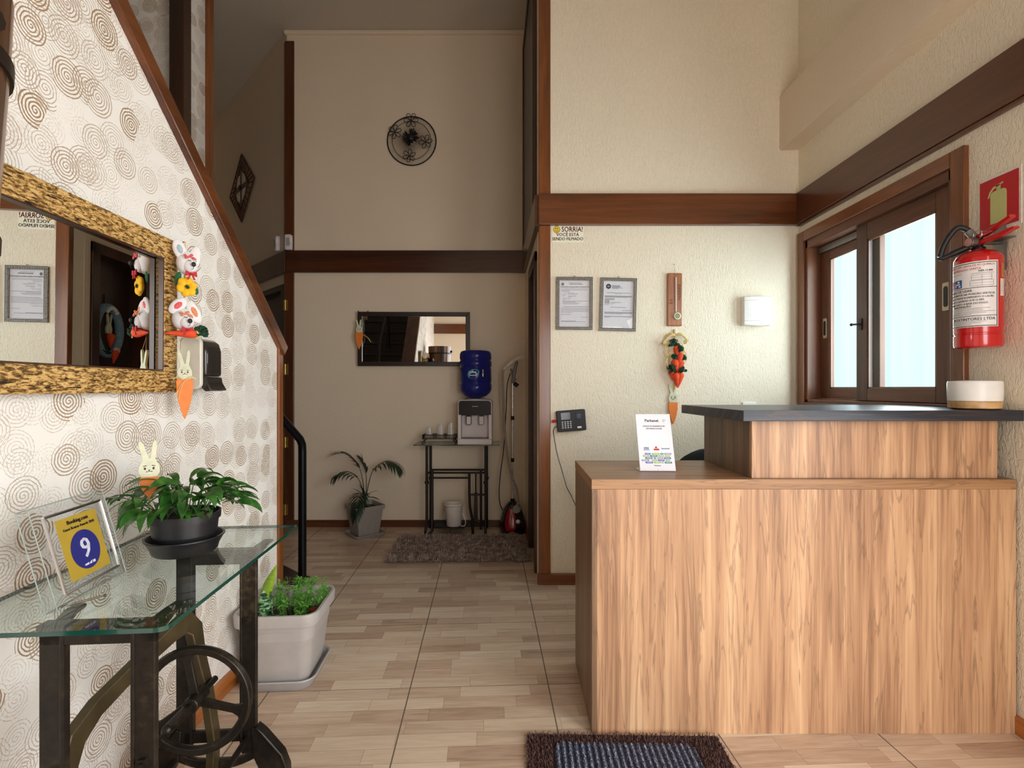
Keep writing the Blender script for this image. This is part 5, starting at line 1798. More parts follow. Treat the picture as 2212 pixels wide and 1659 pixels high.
v = snake.comb(snake.math('MULTIPLY', x, 0.35), snake.math('MULTIPLY', y, 0.35), z)
f, _ = snake.noise(v, 95, 2, 0.5, 0.7)
snake.set(color=snake.ramp(f, [(0.40, srgb(24, 58, 34)), (0.50, srgb(52, 100, 58)), (0.58, srgb(150, 186, 140))]), rough=0.4)
young = plain('yellow_green_leaf', (134, 170, 40), 0.4, 0, 0.12, 70)
sp = lambda t: (0.55 + 0.45 * math.sin(min(1, t * 1.6) * PI / 2)) * (1 - max(0, (t - 0.45) / 0.55) ** 1.8)
m = MB()
m.leaf((-0.055, -0.095, 0.215), R(-80), R(84), 0.19, 0.055, 0.1, 10, 0.45, R(10), sp)
m.leaf((-0.035, -0.085, 0.215), R(100), R(86), 0.16, 0.045, -0.05, 10, 0.4, R(-60), sp)
m.build('snake_plant', snake.mat, pl, smooth=60, solid=0.003, fix=False)
m = MB()
m.leaf((-0.088, -0.07, 0.27), R(0), R(70), 0.225, 0.046, -0.05, 9, 0.3, R(80), sp)
m.leaf((-0.080, -0.08, 0.22), R(190), R(80), 0.13, 0.03, 0.2, 9, 0.35, 0.3, sp)
m.build('young_leaf', young, pl, smooth=60, solid=0.002, fix=False)
rnd = random.Random(5)
m = MB()
herb = plain('bright_herb_leaf', (92, 152, 56), 0.45, 0, 0.2, 50)
for i in range(36):
    a, r0 = rnd.uniform(0, 2 * PI), rnd.uniform(0, 0.055)
    b = Vector((0.045 + r0 * math.cos(a), -0.03 + r0 * math.sin(a) * 0.9, 0.222))
    tp = b + Vector((0.03 * math.cos(a), 0.03 * math.sin(a), rnd.uniform(0.03, 0.165)))
    m.tube([b, tp], 0.0009, 4)
    for j in range(10):
        aa = rnd.uniform(0, 2 * PI)
        m.leaf(tp + Vector((rnd.gauss(0, .006), rnd.gauss(0, .006), rnd.gauss(0, .006))), aa, rnd.uniform(-0.3, 0.7), rnd.uniform(0.016, 0.030), 0.012, 0.6, 3, 0.15)
m.build('herb', herb, pl, smooth=60, fix=False)
m = MB()
for i in range(26):
    a = rnd.uniform(0, 2 * PI)
    b = Vector((0.085 + 0.02 * math.cos(a), 0.03 + 0.02 * math.sin(a), 0.224))
    tp = b + Vector((0.04 * math.cos(a), 0.04 * math.sin(a), rnd.uniform(0.08, 0.15)))
    m.tube([b, tp], 0.0009, 4)
    for j in range(16):
        m.leaf(tp + Vector((rnd.gauss(0, .008), rnd.gauss(0, .008), rnd.gauss(0, .005))), rnd.uniform(0, 2 * PI), rnd.uniform(0, 0.9), 0.018, 0.006, 0.5, 2, 0.1)
m.build('fern', plain('light_fern_leaf', (100, 168, 60), 0.5, 0, 0.15, 60), pl, smooth=60, fix=False)
m = MB()
for i in range(9):
    b = Vector((-0.02 + rnd.gauss(0, .012), 0.06 + rnd.gauss(0, .015), 0.224))
    tp = b + Vector((rnd.gauss(0, .02), rnd.gauss(0, .02), rnd.uniform(0.10, 0.17)))
    m.tube([b, b.lerp(tp, .5) + Vector((.004, 0, 0)), tp], 0.0009, 4)
    for j in range(22):
        t = 0.25 + 0.75 * j / 22
        m.leaf(b.lerp(tp, t), rnd.uniform(0, 2 * PI), rnd.uniform(0.1, 0.8), 0.017, 0.0022, 0.4, 2, 0.1)
m.build('rosemary', plain('olive_herb_leaf', (98, 112, 56), 0.6, 0, 0.15, 60), pl, smooth=60, fix=False)
MB().lathe([(0.012, 0), (0.017, 0.02), (0.008, 0.026)], (0.11, -0.005, 0.25), 10).build('red_clay_shard', plain('terracotta', (170, 74, 44), 0.7), pl)


# ------------------------------------------------------------------ stair handrail
hr = thing('stair_handrail', 'black bent metal tube handrail at the foot of the stairs', 'handrail', (-1.318, 3.236, 0))
path = [(0, 0, 0.0), (0, 0, 0.80), (0, -0.004, 0.845), (-0.006, -0.022, 0.880), (-0.016, -0.05, 0.908), (-0.10, -0.32, 1.16), (-0.19, -0.62, 1.44), (-0.24, -1.0, 1.80), (-0.24, -1.6, 2.35)]
MB().tube(path, 0.0245, 14).build('tube', M['black'], hr, smooth=60)
MB().lathe([(0.045, 0), (0.045, 0.006), (0.026, 0.012)], seg=20).build('floor_flange', M['black'], hr, smooth=40)
MB().tube([(-0.24, -1.6, 2.35), (-0.24, -1.6, 1.70)], 0.0245, 12).build('upper_post', M['black'], hr, smooth=60)

# ------------------------------------------------------------------ mats
coir = NT('brown_looped_mat_fibre')
f, _ = coir.noise(coir.coords(), 180, 2)
coir.set(color=coir.ramp(f, [(0.3, srgb(52, 32, 30)), (0.55, srgb(84, 54, 50)), (0.75, srgb(120, 86, 78))]), rough=0.8)
MX, MY = 0.325, 0.34
mt = thing('brown_doormat', 'brown looped fibre doormat on the floor in front of the desk', 'doormat', (0.37, 1.428, 0), R(-1.0))
MB().rr(MX * 2, MY * 2, 0.008, 0.01, 0.0).build('backing', plain('mat_backing', (48, 32, 30), 0.9), mt)
rnd = random.Random(11)
m = MB()
NX, NY = 112, 116
for i in range(NX):
    for j in range(NY):
        x = -MX + 2 * MX * (i + rnd.random()) / NX
        y = -MY + 2 * MY * (j + rnd.random()) / NY
        if -0.245 < x < 0.235 and y < MY - 0.05: continue
        a = rnd.uniform(0, 2 * PI)
        l = rnd.uniform(0.006, 0.012)
        dx_, dy_ = math.cos(a) * l, math.sin(a) * l
        w = 0.0011
        px_, py_ = -math.sin(a) * w, math.cos(a) * w
        h = rnd.uniform(0.012, 0.022)
        m.add([(x - px_, y - py_, 0.006), (x + px_, y + py_, 0.006), (x + dx_ * .5 + px_, y + dy_ * .5 + py_, h), (x + dx_ * .5 - px_, y + dy_ * .5 - py_, h), (x + dx_ * 1.3 + px_, y + dy_ * 1.3 + py_, h * 0.6), (x + dx_ * 1.3 - px_, y + dy_ * 1.3 - py_, h * 0.6)], [(0, 1, 2, 3), (3, 2, 4, 5)])
pile = m.build('pile', coir.mat, mt, fix=False)
pile['kind'] = 'stuff'
bm_ = thing('blue_rib_mat', 'smaller ribbed navy and grey mat with cut corners lying on the brown doormat', 'mat', (0.365, 1.425, 0.009), R(-1.2))
bl = NT('navy_grey_ribbed_carpet')
v = bl.coords()
f, _ = bl.noise(v, 210, 3, 0.7)
x, y, z = bl.sep(v)
vv = bl.comb(bl.math('MULTIPLY', x, 1.0), bl.math('MULTIPLY', y, 0.35), z)
g_, _ = bl.noise(vv, 260, 2, 0.6)
rib = bl.math('ADD', bl.math('MULTIPLY', bl.math('SINE', bl.math('MULTIPLY', x, 2 * PI / 0.0205)), 0.5), 0.5)
h_ = bl.math('ADD', bl.math('MULTIPLY', rib, 0.12), bl.math('MULTIPLY', bl.math('ADD', f, g_), 0.46))
bl.set(color=bl.ramp(h_, [(0.40, srgb(18, 23, 40)), (0.51, srgb(42, 50, 74)), (0.58, srgb(92, 102, 130)), (0.66, srgb(176, 180, 194))]), rough=0.85)
bl.bump(f, 0.5, 0.004)
BX, BY = 0.232, 0.30
m = MB()
vs, fs = [], []
nx, ny = 184, 60


def inmat(x, y):
    cut = 0.03
    return abs(x) <= BX and abs(y) <= BY and (BX - abs(x)) + (BY - abs(y)) >= cut


for i in range(nx + 1):
    for j in range(ny + 1):
        x = -BX + 2 * BX * i / nx
        y = -BY + 2 * BY * j / ny
        ex_ = (BX - abs(x)) + (BY - abs(y))
        if ex_ < 0.03:      # bring corner points onto the cut
            s_ = (0.03 - ex_) / 2
            x -= math.copysign(s_, x)
            y -= math.copysign(s_, y)
        z = 0.007 + 0.004 * math.sin(x * 2 * PI / 0.0205) + 0.0016 * noise.noise(Vector((x * 160, y * 120, 0)))
        if min(BX - abs(x), BY - abs(y)) < 1e-4: z = 0.001
        vs.append((x, y, z))
for i in range(nx):
    for j in range(ny):
        a = i * (ny + 1) + j
        fs.append((a, a + ny + 1, a + ny + 2, a + 1))
m.add(vs, fs)
m.build('ribbed_top', bl.mat, bm_, smooth=60)
MB().prism([(-BX + .03, -BY, 0), (BX - .03, -BY, 0), (BX, -BY + .03, 0), (BX, BY - .03, 0), (BX - .03, BY, 0), (-BX + .03, BY, 0), (-BX, BY - .03, 0), (-BX, -BY + .03, 0)], (0, 0, 0.002)).build('backing', M['matte_black'], bm_)

# shaggy rug in the hall
rg = thing('shaggy_rug', 'long shaggy grey-brown rug on the hall floor before the water dispenser', 'rug', (-0.385, 3.835, 0), R(1.5))
RX, RY = 0.50, 0.30
MB().rr(RX * 2 - .03, RY * 2 - .03, 0.012, 0.02, 0.0).build('backing', plain('rug_backing', (92, 78, 72), 0.9), rg)
sh = NT('grey_brown_shag')
f, _ = sh.noise(sh.coords(), 26, 3, 0.6)
sh.set(color=sh.ramp(f, [(0.32, srgb(112, 92, 84)), (0.52, srgb(160, 138, 128)), (0.7, srgb(206, 188, 180))]), rough=0.85, sheen=0.3)
m = MB()
for i in range(13000):
    x, y = rnd.uniform(-RX, RX), rnd.uniform(-RY, RY)
    a = rnd.uniform(0, 2 * PI) + 1.5 * noise.noise(Vector((x * 12, y * 12, 0)))
    l = rnd.uniform(0.015, 0.035)
    w = rnd.uniform(0.0016, 0.003)
    dx_, dy_ = math.cos(a) * l, math.sin(a) * l
    px_, py_ = -math.sin(a) * w, math.cos(a) * w
    h = rnd.uniform(0.022, 0.048) * (0.8 + 0.5 * noise.noise(Vector((x * 14, y * 14, 3))))
    e = max(abs(x) / RX, abs(y) / RY)
    if e > 0.95: h *= 0.7
    m.add([(x - px_, y - py_, 0.008), (x + px_, y + py_, 0.008), (x + dx_ * .5 + px_, y + dy_ * .5 + py_, h), (x + dx_ * .5 - px_, y + dy_ * .5 - py_, h), (x + dx_ + px_ * .6, y + dy_ + py_ * .6, h * 0.72), (x + dx_ - px_ * .6, y + dy_ - py_ * .6, h * 0.72)], [(0, 1, 2, 3), (3, 2, 4, 5)])
pile = m.build('pile', sh.mat, rg, fix=False)
pile['kind'] = 'stuff'

# ------------------------------------------------------------------ far hall: water table and what stands on it
kf = YF / F
wt = thing('water_table', 'narrow black pipe-legged table with glass top against the hall wall', 'table', (-0.45, 4.305, 0))
GZ = 0.733
m = MB()
pts = rrect(0.70, 0.29, 0.01, 3)
n = len(pts)
vs = [(x, y, GZ) for x, y in pts] + [(x, y, GZ + 0.008) for x, y in pts]
m.add(vs, [list(range(n))[::-1], list(range(n, 2 * n))])
m.mi = 1
m.add(vs, [(i, (i + 1) % n, (i + 1) % n + n, i + n) for i in range(n)])
m.build('glass_top', [M['glass'], M['glass_edge']], wt, fix=False)
blk = plain('black_iron', (26, 22, 20), 0.4, 0.3, 0.15, 20)
for x in (-0.245, 0.235):
    for y in (-0.11, 0.10):
        MB().tube([(x + (0.0 if x > 0 else -0.012), y - (0.02 if y < 0 else -0.012), 0.0), (x, y, 0.10), (x, y, GZ)], 0.0105, 10).tube([(x, y, 0.42), (x, y, 0.44)], 0.017, 10).build('leg', blk, wt, smooth=50)
m = MB()
m.tube([(-0.245, -0.11, GZ - 0.012), (-0.245, 0.10, GZ - 0.012)], 0.009, 8).tube([(0.235, -0.11, GZ - 0.012), (0.235, 0.10, GZ - 0.012)], 0.009, 8)
m.tube([(-0.245, -0.085, 0.505), (0.235, -0.085, 0.505)], 0.008, 8)
m.tube([(-0.205, -0.085, 0.463), (0.10, -0.085, 0.463)], 0.008, 8)
m.tube([(-0.205, -0.085, 0.53), (-0.205, -0.085, 0.03), (-0.23, -0.11, 0.0)], 0.012, 8)
m.tube([(0.10, -0.085, 0.505), (0.10, -0.085, 0.33), (0.105, -0.085, 0.22), (0.125, -0.085, 0.12), (0.13, -0.085, 0.0)], 0.011, 8)
m.tube([(0.195, -0.085, 0.53), (0.195, -0.085, 0.04)], 0.010, 8)
m.tube([(0.09, -0.085, 0.325), (0.235, -0.085, 0.325)], 0.008, 8)
m.tube([(0.13, 0.0, 0.06), (0.16, -0.085, 0.115), (0.20, -0.085, 0.10)], 0.008, 8)
m.tube([(-0.245, 0.1, 0.5), (0.235, 0.1, 0.5)], 0.008, 8)
m.build('treadle_frame', blk, wt, smooth=50)
m = MB()
m.prism([(0.135, -0.08, 0.11), (0.17, -0.08, 0.11), (0.165, -0.08, 0.34), (0.14, -0.08, 0.34)], (0, 0.012, 0))
m.tube([(0.152, -0.075, 0.34), (0.152, -0.075, 0.50)], 0.006, 8)
m.build('pitman_lever', blk, wt)
m = MB().box(-0.19, 0.06, -0.10, 0.10, 0.052, 0.062)
for i in range(6): m.box(-0.19, 0.06, -0.095 + i * 0.035, -0.08 + i * 0.035, 0.062, 0.068)
m.tube([(-0.245, 0.0, 0.055), (0.235, 0.0, 0.055)], 0.008, 8)
m.build('treadle_plate', blk, wt)

wd = thing('water_dispenser', 'white and black countertop water dispenser on the hall table', 'water dispenser', (-0.302, 4.295, GZ + 0.0085))
m = MB()
m.box(-0.138, 0.138, -0.13, 0.13, 0, 0.045)
m.box(-0.138, 0.138, -0.02, 0.13, 0.045, 0.24)
m.box(-0.138, -0.112, -0.115, -0.02, 0.045, 0.24).box(0.112, 0.138, -0.115, -0.02, 0.045, 0.24)
m.prism([(x, -0.10, z + 0.3) for x, z in [(-0.138, -0.06)] + [(0.138, -0.06)] + [(0.112 + 0.026 * math.cos(R(a)), 0.034 + 0.026 * math.sin(R(a))) for a in range(0, 91, 15)] + [(-0.112 + 0.026 * math.cos(R(a)), 0.034 + 0.026 * math.sin(R(a))) for a in range(90, 181, 15)]], (0, 0.23, 0))
body = m.build('body', plain('pinkish_white_plastic', (214, 204, 204), 0.4, 0, 0.02), wd, bevel=0.003)
MB().prism([(x, -0.107, z + 0.3) for x, z in [(-0.131, -0.065)] + [(0.131, -0.065)] + [(0.108 + 0.023 * math.cos(R(a)), 0.031 + 0.023 * math.sin(R(a))) for a in range(0, 91, 15)] + [(-0.108 + 0.023 * math.cos(R(a)), 0.031 + 0.023 * math.sin(R(a))) for a in range(90, 181, 15)]], (0, 0.014, 0)).build('front_panel', M['black'], wd, label='glossy black front panel')
for x in (-0.052, 0.052):
    tp = MB().box(x - 0.020, x + 0.020, -0.085, -0.03, 0.225, 0.246).build('tap', M['black'], wd, bevel=0.002)
    m = MB().prism([(x - 0.022, -0.088, 0.228), (x + 0.022, -0.088, 0.228), (x + 0.022, -0.088, 0.165), (x + 0.015, -0.088, 0.156), (x - 0.015, -0.088, 0.156), (x - 0.022, -0.088, 0.165)], (0, 0.008, 0))
    m.build('tap_border', M['grey_ink'] if x > 0 else M['black'], tp)
    m = MB().prism([(x - 0.017, -0.091, 0.224), (x + 0.017, -0.091, 0.224), (x + 0.017, -0.091, 0.168), (x + 0.012, -0.091, 0.161), (x - 0.012, -0.091, 0.161), (x - 0.017, -0.091, 0.168)], (0, 0.006, 0))
    m.build('tap_lever', bpy.data.materials['pinkish_white_plastic'], tp, bevel=0.001)
MB().box(-0.106, 0.106, -0.115, -0.022, 0.0455, 0.050).build('drip_tray', plain('grey_drip_tray', (120, 116, 118), 0.5), wd)
MB().box(-0.02, -0.014, -0.1085, -0.1068, 0.305, 0.311).box(-0.01, 0.026, -0.1085, -0.1068, 0.3065, 0.3095).build('badge', M['paper'], wd)
m = MB().lathe([(0.088, 0.358), (0.092, 0.366), (0.07, 0.372)], seg=32)
m.build('bottle_seat', bpy.data.materials['pinkish_white_plastic'], wd, smooth=40)

bt = NT('blue_water_bottle')
bt.set(color=srgb(44, 48, 140), rough=0.18, trans=0.35, ior=1.2, coat=0.3)
bo = thing('water_bottle', 'big translucent blue water bottle standing upside down on the dispenser', 'water bottle', (-0.302, 4.278, GZ + 0.0085 + 0.373))
prof = [(0.040, 0.0), (0.060, 0.008), (0.095, 0.022), (0.122, 0.045), (0.132, 0.072), (0.133, 0.115), (0.128, 0.122), (0.128, 0.128), (0.132, 0.134), (0.131, 0.245), (0.127, 0.252), (0.127, 0.258), (0.133, 0.265), (0.133, 0.305), (0.127, 0.312), (0.127, 0.318), (0.132, 0.325), (0.131, 0.365), (0.122, 0.386), (0.105, 0.393), (0.06, 0.390)]
MB().lathe(prof, seg=48).build('shell', bt.mat, bo, smooth=50)


def bottle_patch(mb, pts, rad=0.1325):
    n = len(pts)
    vs = []
    for r_ in (rad, rad + 0.001):
        for a, z in pts:
            ph = a / 0.132
            vs.append((r_ * math.sin(ph), -r_ * math.cos(ph), z))
    return mb.add(vs, [list(range(n))[::-1], list(range(n, 2 * n))] + [(i, (i + 1) % n, (i + 1) % n + n, i + n) for i in range(n)])


lb = bottle_patch(MB(), [(-0.06, 0.19), (-0.05, 0.222), (-0.02, 0.236), (0.02, 0.238), (0.038, 0.222), (0.034, 0.19), (0.018, 0.165), (-0.02, 0.160), (-0.048, 0.166)]).build('label', plain('teal_label', (52, 150, 160), 0.4, 0, 0.06), bo)
m = MB()
bottle_patch(m, [(-0.046, 0.208), (-0.034, 0.218), (-0.026, 0.213), (-0.016, 0.224), (-0.004, 0.214), (0.008, 0.220), (0.018, 0.207)], 0.1337)
for z, a0, a1 in ((0.196, -0.05, 0.022), (0.184, -0.04, 0.015)):
    bottle_patch(m, [(a0, z), (a1, z), (a1, z + 0.006), (a0, z + 0.006)], 0.1337)
m.build('label_print', M['paper'], lb)
m = bottle_patch(MB(), [(0.052, 0.172), (0.085, 0.172), (0.085, 0.24), (0.052, 0.24)])
s2 = m.build('dark_label', plain('navy_label', (22, 24, 60), 0.4), bo)
m = bottle_patch(MB(), [(0.064, 0.178), (0.074, 0.178), (0.074, 0.206), (0.064, 0.206)], 0.1337)
bottle_patch(m, [(0.066, 0.212), (0.072, 0.212), (0.072, 0.234), (0.066, 0.234)], 0.1337)
m.build('label_print', M['paper'], s2)

# tray of plastic cups
tr = thing('cup_tray', 'black wire tray holding plastic cups on the hall table', 'tray', (-0.598, 4.27, GZ + 0.0085))
m = MB()
for x in (-0.128, 0.128):
    for y in (-0.05, 0.05):
        m.tube(curve_pts([(x, y, 0.0), (x + math.copysign(0.012, x), y, 0.008), (x, y, 0.022), (x - math.copysign(0.012, x), y, 0.030), (x, y, 0.042)], 12), 0.0036, 6)
for z in (0.042, 0.072):
    m.tube([(-0.137, -0.058, z), (0.137, -0.058, z), (0.137, 0.058, z), (-0.137, 0.058, z)], 0.0034, 6, True)
for i in range(27):
    x = -0.13 + 0.01 * i
    for y in (-0.058, 0.058): m.tube([(x, y, 0.042), (x, y, 0.072)], 0.0016, 4)
for i in range(11):
    y = -0.05 + 0.01 * i
    for x in (-0.137, 0.137): m.tube([(x, y, 0.042), (x, y, 0.072)], 0.0016, 4)
for y in (-0.058, 0.058): m.tube([(-0.137, y, 0.057), (0.137, y, 0.057)], 0.0018, 4)
m.build('wire_frame', M['black'], tr, smooth=50)
m = MB()
for i in range(14): m.tube([(-0.135 + i * 0.0207, -0.058, 0.042), (-0.135 + i * 0.0207, 0.058, 0.042)], 0.0016, 4)
m.build('wire_base', M['black'], tr)
cupm = NT('cloudy_clear_plastic')
cupm.t.nodes.remove(cupm.b)
a_ = cupm.n('ShaderNodeBsdfTransparent')
b_ = cupm.n('ShaderNodeBsdfDiffuse')
b_.inputs[0].default_value = (0.85, 0.84, 0.84, 1)
c_ = cupm.n('ShaderNodeMixShader')
c_.inputs[0].default_value = 0.30
cupm.l(a_.outputs[0], c_.inputs[1])
cupm.l(b_.outputs[0], c_.inputs[2])
cupm.l(c_.outputs[0], cupm.out.inputs[0])
rnd = random.Random(4)
first = None
for i, (x, y, hs, wrd) in enumerate(((-0.090, 0.0, 1.0, 'shorter upturned clear plastic cup nearest the palm on the black tray'), (0.005, 0.0, 1.3, 'upturned clear plastic cup in the middle of the black tray'), (0.088, 0.0, 1.38, 'upturned clear plastic cup on the black tray next to the dispenser'))):
    t = thing('plastic_cup', wrd, 'cup', (tr.location.x + x, tr.location.y + y, tr.location.z + 0.0445), 0, 'plastic cups on the black tray')
    t.scale = (1, 1, hs)
    MB().lathe([(0.031, 0.0), (0.033, 0.001), (0.033, 0.003), (0.031, 0.004), (0.020, 0.082), (0.012, 0.083)], seg=24).build('cup_wall', cupm.mat, t, smooth=50)
    MB().lathe([(0.009, 0.006), (0.007, 0.088), (0.003, 0.089)], (0.006, 0, 0), 14).build('cup_core', M['white'], t, smooth=50)

# white pail on the treadle
pb = thing('white_pail', 'white enamel-look pail under the hall table', 'pail', (-0.478, 4.24, 0.0685))
m = MB().lathe([(0.055, 0.0), (0.060, 0.004), (0.072, 0.165), (0.080, 0.170), (0.083, 0.178), (0.080, 0.184), (0.072, 0.181), (0.066, 0.16), (0.05, 0.02), (0.01, 0.018)], seg=32)
m.build('bucket', plain('speckled_white_pail', (222, 212, 202), 0.5, 0, 0.06, 120), pb, smooth=50)
MB().tube(curve_pts([(0.066, 0.0, 0.10), (0.085, -0.01, 0.07), (0.098, -0.02, 0.03), (0.088, -0.03, 0.004), (0.06, -0.04, 0.006)], 16), 0.003, 6).build('strap', M['white'], pb, smooth=50)
MB().tube(curve_pts([(-0.066, 0.0, 0.12), (-0.085, 0.0, 0.08), (-0.09, 0.0, 0.06), (-0.075, 0, 0.055), (-0.065, 0, 0.07)], 12), 0.006, 6).build('handle', plain('grey_pail_handle', (150, 142, 136), 0.5), pb, smooth=50)

# garment steamer
gs = thing('garment_steamer', 'red and black upright garment steamer beside the dark door frame', 'garment steamer', (0.005, 4.285, 0))
m = MB()
for z0_, r_ in ():
    pass
lo = []
for z, rx, ry in ((0.0, 0.098, 0.10), (0.012, 0.108, 0.11), (0.05, 0.110, 0.112), (0.11, 0.100, 0.104), (0.17, 0.084, 0.088), (0.22, 0.062, 0.066), (0.255, 0.034, 0.036), (0.262, 0.015, 0.015)):
    lo.append([(rx * math.cos(2 * PI * i / 28), ry * math.sin(2 * PI * i / 28), z) for i in range(28)])
m.loft(lo)
m.build('base_shell', plain('dark_steamer_plastic', (26, 12, 14), 0.2, 0, 0.05, 10, 0, 100, 0.5), gs, smooth=50)
lo = []
for z, r_, w_ in ((0.035, 0.1125, 0.30), (0.07, 0.1115, 0.42), (0.12, 0.102, 0.46), (0.17, 0.0865, 0.42), (0.21, 0.070, 0.30)):
    lo.append([(r_ * 1.0 * math.sin(-0.18 + w_ * e), -r_ * 1.03 * math.cos(-0.18 + w_ * e), z) for e in (-1, -0.6, -0.2, 0.2, 0.6, 1)])
m = MB()
n6 = 6
for i in range(4):
    for j in range(5):
        pass
vs = [p for l in lo for p in l]
m.add(vs, [(i * 6 + j, i * 6 + j + 1, (i + 1) * 6 + j + 1, (i + 1) * 6 + j) for i in range(4) for j in range(5)])
m.build('red_front', plain('deep_red_gloss', (150, 14, 22), 0.18, 0, 0.03, 10, 0, 100, 0.6), gs, smooth=60, label='glossy deep red front')
m = MB().lathe([(0.019, 0), (0.019, 0.008), (0.012, 0.010)], seg=20, M=Matrix.Translation((0.045, -0.096, 0.11)) @ Matrix.Rotation(R(80), 4, 'X'))
m.build('knob', M['steel'], gs, smooth=40)
m = MB().lathe([(0.036, 0), (0.036, 0.006), (0.028, 0.012)], seg=24, M=Matrix.Translation((0.03, -0.062, 0.205)) @ Matrix.Rotation(R(55), 4, 'X'))
m.build('filler_ring', plain('grey_ring', (140, 134, 132), 0.35), gs, smooth=40)
MB().lathe([(0.020, 0.262), (0.020, 0.285), (0.014, 0.29)], (0, 0, -0.01), 16).build('pole_socket', M['black'], gs, smooth=40)
m = MB().tube([(0, 0, 0.26), (0, 0, 1.30)], 0.0075, 12)
pole = m.build('pole', M['chrome'], gs, smooth=50)
m = MB()
for z in (0.60, 0.95): m.tube([(0, 0, z - 0.016), (0, 0, z + 0.016)], 0.014, 12)
m.build('pole_clamp', M['black'], pole, smooth=50)
m = MB().tube([(0.0, 0, 1.24), (0.012, -0.01, 1.32), (0.035, -0.015, 1.41), (0.025, -0.015, 1.45)], [0.012, 0.016, 0.013, 0.010], 10)
m.tube([(-0.012, 0, 1.36), (0.0, -0.005, 1.30), (0.03, -0.005, 1.26)], 0.009, 8)
m.build('hook_cradle', plain('grey_cradle', (120, 116, 114), 0.4), gs, smooth=50)
m = MB().tube([(0.012, -0.01, 1.24), (0.045, -0.012, 1.215)], 0.017, 10)
m.build('cradle_grip', M['black'], gs, smooth=50)
m = MB().tube([(-0.072, -0.03, 1.355), (-0.04, -0.03, 1.385), (0.0, -0.03, 1.42), (0.04, -0.03, 1.445), (0.085, -0.03, 1.452), (0.095, -0.03, 1.455)], [0.013, 0.017, 0.017, 0.016, 0.022, 0.026], 12)
m.build('steam_head', plain('grey_white_steam_head', (206, 198, 190), 0.4), gs, smooth=50)
MB().tube(curve_pts([(-0.072, -0.03, 1.355), (-0.082, -0.03, 1.30), (-0.075, -0.04, 1.05), (-0.058, -0.05, 0.78), (-0.02, -0.06, 0.52), (0.03, -0.065, 0.38), (0.045, -0.06, 0.28), (0.035, -0.055, 0.225)], 56), 0.0095, 8).build('steam_hose', plain('grey_fabric_hose', (150, 140, 132), 0.7, 0, 0.2, 200), gs, smooth=50)
MB().tube(curve_pts([(-0.02, 0.0, 1.32), (-0.045, 0.0, 1.22), (-0.055, 0.0, 1.0), (-0.072, 0.0, 0.72), (-0.105, 0.0, 0.45), (-0.112, 0.0, 0.30), (-0.098, 0.01, 0.21), (-0.07, 0.02, 0.17)], 48), 0.0042, 6).build('power_cord', M['matte_black'], gs, smooth=50)

# ------------------------------------------------------------------ palm in a square pot
pm = thing('potted_palm', 'small dark palm in a square grey pot by the hall wall', 'potted palm', (-1.205, 4.215, 0), R(40))
pg_ = plain('taupe_plastic_pot', (150, 142, 138), 0.55, 0, 0.03)
m = MB()
m.loft([rloop(0.175, 0.012, 0.016), rloop(0.225, 0.014, 0.215), rloop(0.245, 0.014, 0.217), rloop(0.248, 0.014, 0.248), rloop(0.228, 0.012, 0.248), rloop(0.21, 0.012, 0.19)])
m.build('pot', pg_, pm, smooth=30)
m = MB().loft([rloop(0.235, 0.03, 0.0), rloop(0.262, 0.035, 0.022), rloop(0.262, 0.035, 0.028), rloop(0.25, 0.03, 0.026), rloop(0.222, 0.03, 0.008)])
m.build('saucer', pg_, pm, smooth=30)
MB().loft([rloop(0.21, 0.012, 0.19), rloop(0.215, 0.012, 0.215), rloop(0.03, 0.01, 0.235)]).build('soil', soil, pm)
palm_m = plain('dark_palm_leaf', (28, 52, 30), 0.45, 0, 0.15, 40)
C0 = Vector((0, 0, 0.20))
ci_, si_ = math.cos(R(-40)), math.sin(R(-40))


def tolocal(x, y, z):
    return Vector((x * ci_ - y * si_, x * si_ + y * ci_, z))


def frond(name, ctrl, L, W, first, drop):
    pts = curve_pts([tolocal(*c) for c in ctrl], 30)
    m = MB().tube(pts, [0.004 * (1 - 0.7 * i / len(pts)) for i in range(len(pts))], 6)
    for i in range(int(len(pts) * first), len(pts), 2):
        d = (pts[min(i + 1, len(pts) - 1)] - pts[max(i - 1, 0)]).normalized()
        t = (i - len(pts) * first) / (len(pts) * (1 - first))
        ll = 1.2 * L * (0.55 + 0.6 * math.sin(PI * (0.15 + 0.75 * t)))
        az = math.atan2(d.y, d.x)
        el = math.asin(max(-1, min(1, d.z)))
        for s in (-1, 1):
            m.leaf(pts[i], az + s * (0.95 - 0.5 * t), el * 0.6 - 0.05, ll, W, drop, 5, 0.12)
    m.leaf(pts[-1], math.atan2(d.y, d.x), el, L * 0.8, W, drop * 0.6, 5, 0.12)
    m.build(name, palm_m, pm, smooth=60, fix=False)


frond('frond', [(0.0, 0, 0.22), (-0.015, 0, 0.42), (-0.05, 0.0, 0.56), (-0.12, -0.02, 0.655), (-0.20, -0.03, 0.675)], 0.115, 0.024, 0.45, 0.5)
frond('frond', [(0.0, 0, 0.22), (0.03, -0.01, 0.40), (0.075, -0.02, 0.53), (0.16, -0.03, 0.60), (0.235, -0.05, 0.60), (0.275, -0.06, 0.575)], 0.125, 0.025, 0.40, 1.4)
frond('frond', [(0.0, 0, 0.22), (-0.02, -0.01, 0.38), (-0.06, -0.02, 0.475), (-0.13, -0.04, 0.52), (-0.20, -0.06, 0.50)], 0.115, 0.025, 0.45, 1.5)
frond('frond', [(0.0, 0, 0.22), (-0.004, -0.03, 0.33), (-0.008, -0.09, 0.345), (-0.012, -0.145, 0.28), (-0.014, -0.17, 0.21)], 0.105, 0.022, 0.3, 0.9)
